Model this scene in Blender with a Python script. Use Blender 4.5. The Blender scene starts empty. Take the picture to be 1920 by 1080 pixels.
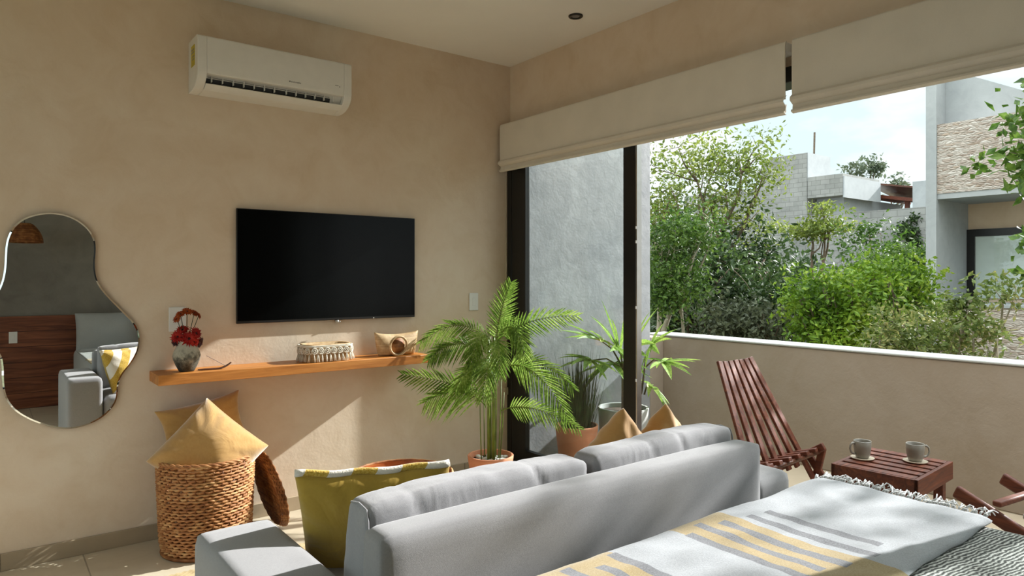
import bpy, bmesh, math, random
from mathutils import Vector, Matrix, noise, Euler
from math import sin, cos, pi, radians, sqrt, atan2, exp

S = bpy.context.scene
COL = S.collection
# ------------------------------------------------------------------ camera, sky, sun, exposure
CAM = Vector((-2.95, -3.86, 1.32))
YAW = radians(37.55)
FPX = 1294.0
cd = bpy.data.cameras.new('camera'); cam = bpy.data.objects.new('camera', cd); COL.objects.link(cam)
cam.location = CAM; cam.rotation_euler = (pi/2, 0, -YAW)
cd.sensor_width = 36; cd.lens = 36*FPX/1920; cd.shift_y = -20/1920; cd.clip_end = 300; cd.clip_start = .05
S.camera = cam
S.view_settings.view_transform = 'Standard'; S.view_settings.look = 'None'
S.cycles.caustics_reflective = False
S.view_settings.gamma = 1; S.view_settings.use_curve_mapping = False
S.view_settings.exposure = 1.08

SUN_DIR = Vector((-1, .180, -.572))           # the way the light travels
sl = bpy.data.lights.new('sun', 'SUN'); sun = bpy.data.objects.new('sun', sl); COL.objects.link(sun)
sl.energy = 5.2; sl.angle = radians(.8); sl.color = (1, .985, .97)
sun.location = (12, -4, 8)
sun.rotation_euler = SUN_DIR.to_track_quat('-Z', 'Y').to_euler()

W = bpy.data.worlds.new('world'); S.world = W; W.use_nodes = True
def build_world():
    nt = W.node_tree; n = nt.nodes; l = nt.links; n.clear()
    tc = n.new('ShaderNodeTexCoord'); mp = n.new('ShaderNodeMapping'); mp.inputs['Scale'].default_value = (1, 1, 2.6)
    l.new(tc.outputs['Generated'], mp.inputs[0])
    nz = n.new('ShaderNodeTexNoise'); nz.inputs['Scale'].default_value = 3.2; nz.inputs['Detail'].default_value = 8; nz.inputs['Roughness'].default_value = .55
    l.new(mp.outputs[0], nz.inputs['Vector'])
    cr = n.new('ShaderNodeValToRGB'); cr.color_ramp.elements[0].position = .42; cr.color_ramp.elements[1].position = .60
    cr.color_ramp.elements[0].color = (.66, .80, .83, 1); cr.color_ramp.elements[1].color = (1.0, .99, .96, 1)
    e = cr.color_ramp.elements.new(.5); e.color = (.80, .88, .89, 1)
    l.new(nz.outputs['Fac'], cr.inputs[0])
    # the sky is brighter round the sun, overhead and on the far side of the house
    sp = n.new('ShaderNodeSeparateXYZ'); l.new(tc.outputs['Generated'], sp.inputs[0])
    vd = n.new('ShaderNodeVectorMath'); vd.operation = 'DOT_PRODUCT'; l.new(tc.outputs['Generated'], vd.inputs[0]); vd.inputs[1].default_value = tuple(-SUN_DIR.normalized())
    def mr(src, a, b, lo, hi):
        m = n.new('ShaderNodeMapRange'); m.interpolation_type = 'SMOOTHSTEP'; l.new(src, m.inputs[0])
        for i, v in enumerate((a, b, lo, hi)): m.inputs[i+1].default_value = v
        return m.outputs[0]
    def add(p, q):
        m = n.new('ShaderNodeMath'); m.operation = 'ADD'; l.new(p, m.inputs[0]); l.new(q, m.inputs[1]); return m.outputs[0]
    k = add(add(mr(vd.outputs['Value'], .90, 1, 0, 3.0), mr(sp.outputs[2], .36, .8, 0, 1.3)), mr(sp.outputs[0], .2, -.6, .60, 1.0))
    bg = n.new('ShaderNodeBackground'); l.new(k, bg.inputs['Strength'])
    l.new(cr.outputs[0], bg.inputs[0])
    o = n.new('ShaderNodeOutputWorld'); l.new(bg.outputs[0], o.inputs[0])
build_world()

# ------------------------------------------------------------------ materials
def lin(c):
    return tuple(((v/255)/12.92 if v/255 <= .04045 else (((v/255)+.055)/1.055)**2.4) for v in c) + (1,)
class NT:
    def __init__(s, name):
        s.m = bpy.data.materials.new(name); s.m.use_nodes = True
        s.t = s.m.node_tree; s.n = s.t.nodes; s.n.clear(); s.out = s.n.new('ShaderNodeOutputMaterial')
    def node(s, ty, **kw):
        x = s.n.new(ty)
        for k, v in kw.items(): setattr(x, k, v)
        return x
    def link(s, a, b): s.t.links.new(a, b)
    def coords(s, which='Object', scale=(1,1,1), rot=(0,0,0)):
        tc = s.node('ShaderNodeTexCoord'); mp = s.node('ShaderNodeMapping')
        mp.inputs['Scale'].default_value = scale; mp.inputs['Rotation'].default_value = rot
        s.link(tc.outputs[which], mp.inputs[0]); return mp.outputs[0]
    def noise(s, vec, scale, detail=4, rough=.5, dist=0):
        x = s.node('ShaderNodeTexNoise'); x.inputs['Scale'].default_value = scale
        x.inputs['Detail'].default_value = detail; x.inputs['Roughness'].default_value = rough; x.inputs['Distortion'].default_value = dist
        s.link(vec, x.inputs['Vector']); return x.outputs['Fac']
    def ramp(s, fac, stops, interp='LINEAR'):
        x = s.node('ShaderNodeValToRGB'); r = x.color_ramp; r.interpolation = interp
        while len(r.elements) > 1: r.elements.remove(r.elements[-1])
        r.elements[0].position = stops[0][0]; r.elements[0].color = stops[0][1]
        for p, c in stops[1:]:
            e = r.elements.new(p); e.color = c
        s.link(fac, x.inputs[0]); return x.outputs[0]
    def math(s, op, a, b=None, c=None):
        x = s.node('ShaderNodeMath', operation=op)
        for i, v in enumerate((a, b, c)):
            if v is None: continue
            if isinstance(v, (int, float)): x.inputs[i].default_value = v
            else: s.link(v, x.inputs[i])
        return x.outputs[0]
    def mix(s, fac, a, b):
        x = s.node('ShaderNodeMix', data_type='RGBA')
        for i, v in ((0, fac), (6, a), (7, b)):
            if isinstance(v, (int, float, tuple)): x.inputs[i].default_value = v
            else: s.link(v, x.inputs[i])
        return x.outputs[2]
    def bump(s, h, strength=.3, dist=.01, normal=None):
        x = s.node('ShaderNodeBump'); x.inputs['Strength'].default_value = strength; x.inputs['Distance'].default_value = dist
        s.link(h, x.inputs['Height'])
        if normal is not None: s.link(normal, x.inputs['Normal'])
        return x.outputs[0]
    def bsdf(s, color, rough=.6, metal=0, normal=None, spec=.5, sheen=0, coat=0):
        b = s.node('ShaderNodeBsdfPrincipled')
        for k, v in (('Base Color', color), ('Roughness', rough)):
            if isinstance(v, (int, float, tuple)): b.inputs[k].default_value = v
            else: s.link(v, b.inputs[k])
        b.inputs['Metallic'].default_value = metal; b.inputs['Specular IOR Level'].default_value = spec
        b.inputs['Sheen Weight'].default_value = sheen; b.inputs['Coat Weight'].default_value = coat
        if normal is not None: s.link(normal, b.inputs['Normal'])
        s.link(b.outputs[0], s.out.inputs[0]); s.b = b; return b

def plain(name, rgb, rough=.5, metal=0, spec=.5, var=.06, scale=20, bump=0, coat=0, sheen=0):
    t = NT(name); v = t.coords(); c = lin(rgb)
    nz = t.noise(v, scale, 4)
    lo = tuple(x*(1-var) for x in c[:3])+(1,); hi = tuple(min(1, x*(1+var)) for x in c[:3])+(1,)
    col = t.ramp(nz, [(.3, lo), (.7, hi)])
    nb = t.bump(t.noise(v, scale*6, 3), bump, .004) if bump else None
    t.bsdf(col, rough, metal, nb, spec, sheen, coat); return t.m

def plaster(name, base, dark, light, s1=1.1, s2=5, bump=.12):
    t = NT(name); v = t.coords()
    a = t.noise(v, s1, 6, .6, .6); b = t.noise(v, s2, 8, .65, 1.2)
    ca = t.ramp(a, [(.3, lin(dark)), (.5, lin(base)), (.72, lin(light))])
    cb = t.ramp(b, [(.3, lin(dark)), (.5, lin(base)), (.75, lin(light))])
    col = t.mix(.4, ca, cb)
    h = t.math('ADD', t.noise(v, 9, 5, .6, .5), t.math('MULTIPLY', t.noise(v, 60, 4), .25))
    t.bsdf(col, .75, 0, t.bump(h, bump, .02), .3); return t.m

def wood(name, dark, mid, light, axis='X', scale=1.0, rough=.45, coat=0):
    t = NT(name)
    sc = {'X': (1.2, 14, 14), 'Y': (14, 1.2, 14), 'Z': (14, 14, 1.2)}[axis]
    v = t.coords('Object', tuple(k*scale for k in sc))
    a = t.noise(v, 1.6, 6, .6, 1.4); b = t.noise(v, 9, 3, .5)
    col = t.ramp(t.math('ADD', t.math('MULTIPLY', a, .8), t.math('MULTIPLY', b, .2)), [(.32, lin(dark)), (.5, lin(mid)), (.68, lin(light))])
    t.bsdf(col, rough, 0, t.bump(b, .08, .004), .5, 0, coat); return t.m

def fabric(name, rgb, rgb2=None, weave=900, rough=.9, bump=.3, sheen=.3, melange=220, fold=.0):
    t = NT(name); v = t.coords(); rgb2 = rgb2 or tuple(k*.82 for k in rgb)
    n1 = t.noise(v, melange, 3, .7); n2 = t.noise(v, 5, 3)
    col = t.mix(.75, t.ramp(n1, [(.35, lin(rgb2)), (.65, lin(rgb))]), t.ramp(n2, [(.3, lin(tuple(k*.95 for k in rgb))), (.7, lin(rgb))]))
    h = t.noise(v, weave, 2)
    nb = t.bump(h, bump, .002)
    if fold: nb = t.bump(t.noise(t.coords('Object', (1, 1, .45)), 9, 3, .5, 1.0), fold, .03, nb)
    t.bsdf(col, rough, 0, nb, .15, sheen); return t.m

def leafmat(name, c1, c2, c3, trans=.35, scale=2.2):
    t = NT(name); v = t.coords()
    n1 = t.noise(v, scale, 3); n2 = t.noise(v, scale*14, 2)
    col = t.ramp(t.math('ADD', t.math('MULTIPLY', n1, .5), t.math('MULTIPLY', n2, .5)), [(.36, lin(c1)), (.5, lin(c2)), (.64, lin(c3))])
    d = t.node('ShaderNodeBsdfPrincipled'); t.link(col, d.inputs['Base Color']); d.inputs['Roughness'].default_value = .5; d.inputs['Specular IOR Level'].default_value = .35
    tr = t.node('ShaderNodeBsdfTranslucent'); t.link(col, tr.inputs[0])
    mx = t.node('ShaderNodeMixShader'); mx.inputs[0].default_value = trans
    t.link(d.outputs[0], mx.inputs[1]); t.link(tr.outputs[0], mx.inputs[2]); t.link(mx.outputs[0], t.out.inputs[0]); return t.m

def glassmat(name, tint=(.93, .96, .95, 1)):
    t = NT(name)
    tr = t.node('ShaderNodeBsdfTransparent'); tr.inputs[0].default_value = tint
    gl = t.node('ShaderNodeBsdfGlossy'); gl.inputs['Roughness'].default_value = 0
    lw = t.node('ShaderNodeLayerWeight'); lw.inputs[0].default_value = .5     # Schlick reflectance from the facing angle
    fr = t.math('ADD', t.math('MULTIPLY', t.math('POWER', lw.outputs['Facing'], 5), .95), .045)
    mx = t.node('ShaderNodeMixShader'); t.link(fr, mx.inputs[0]); t.link(tr.outputs[0], mx.inputs[1]); t.link(gl.outputs[0], mx.inputs[2])
    t.link(mx.outputs[0], t.out.inputs[0]); return t.m

def tiles(name, c1, c2, grout, size, gap=.012, origin=(0, 0), rough=.35):
    t = NT(name); v = t.coords()
    n = t.noise(v, 2.2, 6, .6, .8)
    sx = t.node('ShaderNodeSeparateXYZ'); t.link(v, sx.inputs[0])
    def line(o, s, off):
        f = t.math('FRACT', t.math('DIVIDE', t.math('ADD', o, 100*s+off), s))
        return t.math('LESS_THAN', f, gap/s)
    g = t.math('MAXIMUM', line(sx.outputs[0], size, origin[0]), line(sx.outputs[1], size, origin[1]))
    col = t.mix(g, t.ramp(n, [(.3, lin(c1)), (.7, lin(c2))]), lin(grout))
    t.bsdf(col, rough, 0, t.bump(t.math('SUBTRACT', 1, g), .3, .003), .4); return t.m

def blockmat(name, c1, c2, mortar, bw=.4, bh=.2, plane='YZ'):
    t = NT(name); tc = t.node('ShaderNodeTexCoord'); sx = t.node('ShaderNodeSeparateXYZ'); t.link(tc.outputs['Object'], sx.inputs[0])
    cb = t.node('ShaderNodeCombineXYZ')
    geo = t.node('ShaderNodeNewGeometry'); sn = t.node('ShaderNodeSeparateXYZ'); t.link(geo.outputs['Normal'], sn.inputs[0])
    f = t.math('GREATER_THAN', t.math('ABSOLUTE', sn.outputs[0]), .5)   # faces that look along x run in y, the others in x
    mx = t.node('ShaderNodeMix', data_type='FLOAT'); t.link(f, mx.inputs[0]); t.link(sx.outputs[0], mx.inputs[2]); t.link(sx.outputs[1], mx.inputs[3])
    t.link(mx.outputs[0], cb.inputs[0]); t.link(sx.outputs[2], cb.inputs[1])
    br = t.node('ShaderNodeTexBrick'); br.inputs['Scale'].default_value = 1
    br.inputs['Brick Width'].default_value = bw; br.inputs['Row Height'].default_value = bh
    br.inputs['Mortar Size'].default_value = .012; br.inputs['Mortar Smooth'].default_value = .3
    br.inputs['Color1'].default_value = lin(c1); br.inputs['Color2'].default_value = lin(c2); br.inputs['Mortar'].default_value = lin(mortar)
    t.link(cb.outputs[0], br.inputs['Vector'])
    n = t.noise(tc.outputs['Object'], 1.4, 7, .65)
    col = t.mix(.45, br.outputs[0], t.ramp(n, [(.3, lin(tuple(k*.75 for k in c1))), (.7, lin(c2))]))
    t.bsdf(col, .9, 0, t.bump(br.outputs['Fac'], .4, -.02), .2); return t.m

def stonemat(name):
    t = NT(name); v = t.coords('Object', (12, 12, 42))
    vo = t.node('ShaderNodeTexVoronoi', feature='F1'); vo.inputs['Scale'].default_value = 1; t.link(v, vo.inputs['Vector'])
    ve = t.node('ShaderNodeTexVoronoi', feature='DISTANCE_TO_EDGE'); ve.inputs['Scale'].default_value = 1; t.link(v, ve.inputs['Vector'])
    bw = t.node('ShaderNodeSeparateColor'); t.link(vo.outputs['Color'], bw.inputs[0])
    col = t.ramp(bw.outputs[0], [(0, lin((158, 142, 130))), (.35, lin((180, 170, 160))), (.7, lin((200, 194, 186))), (1, lin((166, 148, 132)))])
    col = t.mix(t.ramp(ve.outputs['Distance'], [(.02, (.4, .4, .4, 1)), (.09, (0, 0, 0, 1))]), col, lin((140, 126, 114)))
    t.bsdf(col, .9, 0, t.bump(ve.outputs['Distance'], .7, .05), .2); return t.m

M = {}
M['wall'] = plaster('tan_plaster', (222, 203, 182), (210, 187, 160), (230, 216, 198))
M['ceiling'] = plain('ceiling_paint', (240, 237, 233), .9, var=.03, scale=2)
M['grey_wall'] = plaster('grey_cement', (140, 142, 145), (120, 123, 127), (162, 164, 167), 2.2, 8, .2)
M['back_wall'] = plaster('dark_cement', (128, 124, 116), (108, 103, 96), (146, 142, 134), 1.2, 4, .2)
M['parapet'] = plaster('cream_plaster', (152, 139, 124), (140, 125, 106), (162, 150, 137), .8, 3, .15)
M['coping'] = plain('white_cement', (176, 178, 176), .8, var=.05, scale=6)
M['floor'] = tiles('beige_tile', (190, 174, 150), (206, 192, 170), (150, 136, 118), .6, .006, (.17, .0))
M['baseboard'] = plain('beige_tile_baseboard', (168, 150, 126), .45, var=.08, scale=6)
M['grout'] = plain('dark_grout', (120, 108, 94), .8)
M['black'] = plain('black_aluminium', (24, 23, 22), .35, spec=.4, var=.1)
M['glass'] = glassmat('clear_glass')
M['steel'] = plain('brushed_steel', (190, 190, 188), .3, 1)
M['blind'] = fabric('linen_blind', (224, 216, 202), (212, 203, 188), 700, .95, .1, .1, 300)
M['white_plastic'] = plain('white_plastic', (226, 224, 220), .35, var=.02)
M['black_plastic'] = plain('black_plastic', (20, 20, 20), .4, var=.1)
M['grey_plastic'] = plain('grey_plastic', (120, 120, 120), .5)
M['screen'] = plain('tv_screen', (6, 7, 7), .16, spec=.12, var=.02)
M['bezel'] = plain('tv_bezel', (38, 34, 32), .35, .3)
M['yellow_sticker'] = plain('yellow_sticker', (190, 170, 20), .5)
M['shelf'] = wood('honey_wood', (150, 88, 34), (186, 118, 52), (206, 140, 72), 'X')
M['redwood'] = wood('red_wood', (66, 30, 17), (98, 46, 25), (126, 66, 38), 'X', 1.3, .55)
M['slat_sunlit'] = wood('sunlit_slat_wood', (150, 146, 140), (186, 184, 178), (206, 204, 198), 'Y', 1, .6)  # pale tone paints the sunlight on the right-hand chair's seat slats
M['darkwood'] = wood('dark_wood', (58, 34, 24), (86, 50, 34), (112, 68, 46), 'X', .6, .4)
M['traywood'] = wood('amber_wood', (130, 64, 28), (168, 90, 42), (190, 116, 62), 'X', 1.0, .35)
M['sofa'] = fabric('grey_sofa_fabric', (150, 150, 151), (116, 117, 119), fold=0)
M['sofa_cushion'] = fabric('grey_cushion_fabric', (158, 158, 160), (122, 123, 126), fold=.12)
M['gold'] = fabric('gold_velvet', (192, 148, 86), (168, 118, 58), 500, .75, .15, .8, 60, .3)
M['olive'] = fabric('olive_cotton', (176, 146, 60), (160, 128, 46), 900, .9, .15, .3, 120, .35)
M['seam'] = fabric('grey_piping', (156, 156, 158))
M['grey_pillow'] = fabric('grey_pillow_fabric', (170, 172, 170))
M['white_fringe'] = fabric('white_yarn', (214, 216, 216), (198, 200, 200))
M['terracotta'] = plain('terracotta', (224, 150, 114), .75, var=.1, scale=9, bump=.1)
M['pebble'] = plain('white_pebble', (222, 216, 206), .6, var=.1)
M['soil'] = plain('potting_soil', (70, 52, 38), .95, var=.3, bump=.4)
M['cane'] = plain('palm_cane', (112, 128, 48), .45, var=.25, scale=12)
M['palm'] = leafmat('palm_leaf', (80, 108, 40), (130, 160, 66), (188, 206, 116), .5, 6)
M['outleaf'] = leafmat('fan_leaf', (84, 118, 46), (128, 160, 74), (172, 188, 96), .4, 6)
M['bark'] = plain('bark', (98, 84, 68), .9, var=.3, scale=14, bump=.5)
M['palebark'] = plain('pale_bark', (150, 142, 124), .9, var=.25, scale=14, bump=.5)
M['lf_airy'] = leafmat('leaf_airy', (68, 86, 31), (103, 119, 49), (143, 152, 73), .4, 1.2)
M['lf_dark'] = leafmat('leaf_dark', (31, 47, 23), (47, 69, 34), (75, 95, 47), .25, 1.2)
M['lf_grey'] = leafmat('leaf_grey', (58, 66, 49), (80, 88, 66), (103, 110, 82), .25, 1.2)
M['lf_bright'] = leafmat('leaf_bright', (58, 90, 23), (103, 136, 34), (161, 178, 64), .4, 2.0)
M['lf_mid'] = leafmat('leaf_mid', (42, 68, 25), (66, 95, 34), (103, 128, 53), .35, 1.2)
M['lf_pale'] = leafmat('leaf_pale', (71, 92, 38), (110, 125, 64), (172, 163, 106), .4, 3)
M['lf_far'] = leafmat('leaf_far', (66, 80, 62), (88, 100, 78), (110, 120, 92), .2, 1.2)
M['block'] = blockmat('grey_block', (134, 136, 132), (156, 157, 153), (110, 110, 106), .4, .2)
M['block_wall'] = blockmat('grey_block_wall', (134, 136, 134), (154, 156, 153), (112, 112, 110), .4, .2)
M['far_white'] = plaster('pale_render', (156, 161, 163), (144, 150, 152), (168, 173, 174), 1, 4, .05)
M['stone'] = stonemat('rubble_stone')
M['concrete'] = plaster('pale_concrete', (160, 164, 165), (144, 149, 151), (176, 180, 181), .8, 4, .1)
M['peach'] = plaster('peach_plaster', (214, 192, 168), (202, 178, 150), (224, 206, 184), .8, 3, .05)
M['curtain'] = fabric('white_curtain', (240, 241, 238), (232, 233, 230))
M['ground'] = plain('leaf_litter', (92, 88, 60), .95, var=.4, scale=1.5, bump=.5)
M['vase'] = None
M['wicker'] = None

def basket_weave(name, dark, mid, light, vscale=1.0):
    t = NT(name); v = t.coords()
    n = t.noise(v, 26, 4, .6); n2 = t.noise(t.coords('Object', (5, 5, 120)), 1, 3)
    col = t.ramp(t.math('ADD', t.math('MULTIPLY', n, .5), t.math('MULTIPLY', n2, .5)), [(.34, lin(dark)), (.5, lin(mid)), (.64, lin(light))])
    t.bsdf(col, .6, 0, t.bump(t.noise(v, 160, 3), .2, .003), .35); return t.m
M['wicker'] = basket_weave('brown_wicker', (122, 70, 38), (178, 122, 76), (214, 170, 118))
M['dark_wicker'] = basket_weave('dark_wicker', (84, 46, 22), (136, 84, 44), (178, 126, 76))
M['jute'] = basket_weave('jute', (172, 146, 108), (202, 178, 138), (222, 202, 166))
M['straw'] = basket_weave('straw', (156, 122, 84), (190, 158, 116), (214, 186, 148))
M['macrame'] = fabric('cream_macrame', (226, 216, 200), (206, 192, 170))

def vasemat():
    t = NT('speckled_stoneware'); v = t.coords()
    sx = t.node('ShaderNodeSeparateXYZ'); t.link(v, sx.inputs[0])
    n = t.noise(v, 30, 5, .7); n3 = t.noise(v, 130, 3, .6)
    f = t.math('ADD', t.math('MULTIPLY', sx.outputs[2], 7.5), t.math('MULTIPLY', t.math('SUBTRACT', n, .5), 1.6))
    base = t.ramp(f, [(.12, lin((62, 62, 56))), (.45, lin((112, 108, 96))), (.72, lin((176, 168, 150))), (1, lin((190, 182, 164)))])
    spk = t.ramp(n3, [(.36, (1, 1, 1, 1)), (.42, (0, 0, 0, 1))])
    low = t.ramp(sx.outputs[2], [(.07, (1, 1, 1, 1)), (.1, (0, 0, 0, 1))])
    col = t.mix(t.math('MULTIPLY', t.math('MULTIPLY', spk, low), .7), base, lin((44, 42, 38)))
    t.bsdf(col, .7, 0, t.bump(n, .3, .004), .3); return t.m
M['vase'] = vasemat()
M['mug'] = plain('grey_glaze', (142, 138, 128), .3, var=.14, scale=14, coat=.3)
M['saucer'] = plain('cream_glaze', (196, 182, 160), .4, var=.05)
M['coffee'] = plain('black_coffee', (30, 20, 14), .1)
M['petal_red'] = leafmat('petal_red', (110, 10, 10), (176, 22, 16), (206, 54, 26), .25, 20)
M['petal_rust'] = leafmat('petal_rust', (110, 38, 10), (166, 66, 18), (190, 96, 34), .25, 20)
M['petal_dark'] = leafmat('petal_dark', (40, 10, 14), (62, 16, 20), (84, 22, 24), .15, 20)
M['stem_green'] = plain('stem_green', (44, 54, 26), .6)
M['mirror'] = None
t = NT('mirror_silver'); t.bsdf((.86, .87, .86, 1), .0, 1); M['mirror'] = t.m
M['cord'] = plain('bead_chain', (186, 176, 156), .5)

def throwmat():
    """white throw, ochre bands and short grey bars woven in"""
    t = NT('woven_throw'); v = t.coords()
    n = t.noise(v, 260, 3, .7); wob = t.math('MULTIPLY', t.math('SUBTRACT', t.noise(v, 6, 2), .5), .012)
    sx = t.node('ShaderNodeSeparateXYZ'); t.link(v, sx.inputs[0])
    x = t.math('ADD', sx.outputs[0], wob); y = t.math('ADD', sx.outputs[1], wob)
    def band(c, a, b): return t.math('MULTIPLY', t.math('GREATER_THAN', c, a), t.math('LESS_THAN', c, b))
    def anyof(l):
        r = l[0]
        for k in l[1:]: r = t.math('MAXIMUM', r, k)
        return r
    yl = anyof([band(x, -1.43, -1.215), band(x, -2.3, -1.67)])
    bars = []
    for cx, y0, y1 in ((-1.09, -3.02, -2.69), (-1.17, -3.05, -2.68), (-1.275, -3.03, -2.66), (-1.345, -3.0, -2.63), (-1.42, -3.04, -2.66),
                       (-1.68, -3.0, -2.62), (-1.76, -3.03, -2.66), (-1.84, -3.0, -2.62)):
        bars.append(t.math('MULTIPLY', band(x, cx-.017, cx+.017), band(y, y0, y1)))
    gb = anyof(bars)
    white = t.ramp(n, [(.35, lin((146, 150, 153))), (.65, lin((166, 170, 174)))])
    ochre = t.ramp(n, [(.35, lin((146, 126, 80))), (.65, lin((168, 150, 110)))])
    grey = t.ramp(n, [(.35, lin((88, 90, 94))), (.65, lin((124, 126, 130)))])
    col = t.mix(gb, t.mix(yl, white, ochre), grey)
    t.bsdf(col, .95, 0, t.bump(n, .35, .003), .1, .3); return t.m
M['throw'] = throwmat()
def coverletmat():
    t = NT('ribbed_coverlet'); v = t.coords('Object', (1, 1, 1), (0, 0, .12))
    sx = t.node('ShaderNodeSeparateXYZ'); t.link(v, sx.inputs[0])
    w = t.math('MULTIPLY', t.noise(v, 26, 3, .6), .022)
    f = t.math('FRACT', t.math('MULTIPLY', t.math('ADD', sx.outputs[1], w), 95))
    tri = t.math('ABSOLUTE', t.math('SUBTRACT', f, .5))
    k = t.math('ADD', t.math('MULTIPLY', tri, 1.4), t.math('MULTIPLY', t.noise(t.coords('Object', (40, 300, 40)), 1, 2), .5))
    col = t.ramp(k, [(.34, lin((44, 46, 42))), (.6, lin((128, 130, 124))), (.85, lin((214, 215, 210)))])
    t.bsdf(col, .95, 0, t.bump(tri, .6, .004), .1, .2); return t.m
M['coverlet'] = coverletmat()
def stripepillow():
    t = NT('yellow_striped_weave'); v = t.coords('Object', (1, 1, 1), (0, 0, .6))
    sx = t.node('ShaderNodeSeparateXYZ'); t.link(v, sx.inputs[0])
    f = t.math('FRACT', t.math('MULTIPLY', t.math('ADD', sx.outputs[0], 5), 9))
    n = t.noise(v, 200, 2)
    col = t.mix(t.math('GREATER_THAN', f, .5), lin((228, 222, 208)), t.ramp(n, [(.4, lin((186, 150, 54))), (.6, lin((206, 176, 84)))]))
    t.bsdf(col, .95, 0, t.bump(n, .5, .004), .1, .3); return t.m
M['stripes'] = stripepillow()
def planks():
    t = NT('headboard_planks'); v = t.coords('Object', (.9, 12, 12))
    a = t.noise(v, 1.5, 6, .6, 1.2)
    sx = t.node('ShaderNodeSeparateXYZ'); t.link(t.coords(), sx.inputs[0])
    row = t.math('FRACT', t.math('DIVIDE', sx.outputs[2], .155)); g = t.math('LESS_THAN', row, .03)
    g2 = t.math('LESS_THAN', t.math('FRACT', t.math('DIVIDE', t.math('ADD', sx.outputs[0], 20), .9)), .006)
    col = t.mix(t.math('MAXIMUM', g, g2), t.ramp(a, [(.35, lin((84, 46, 32))), (.5, lin((118, 68, 46))), (.68, lin((146, 90, 62)))]), lin((30, 18, 14)))
    t.bsdf(col, .45, 0, t.bump(t.math('SUBTRACT', 1, g), .4, .004), .4); return t.m
M['planks'] = planks()

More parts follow.
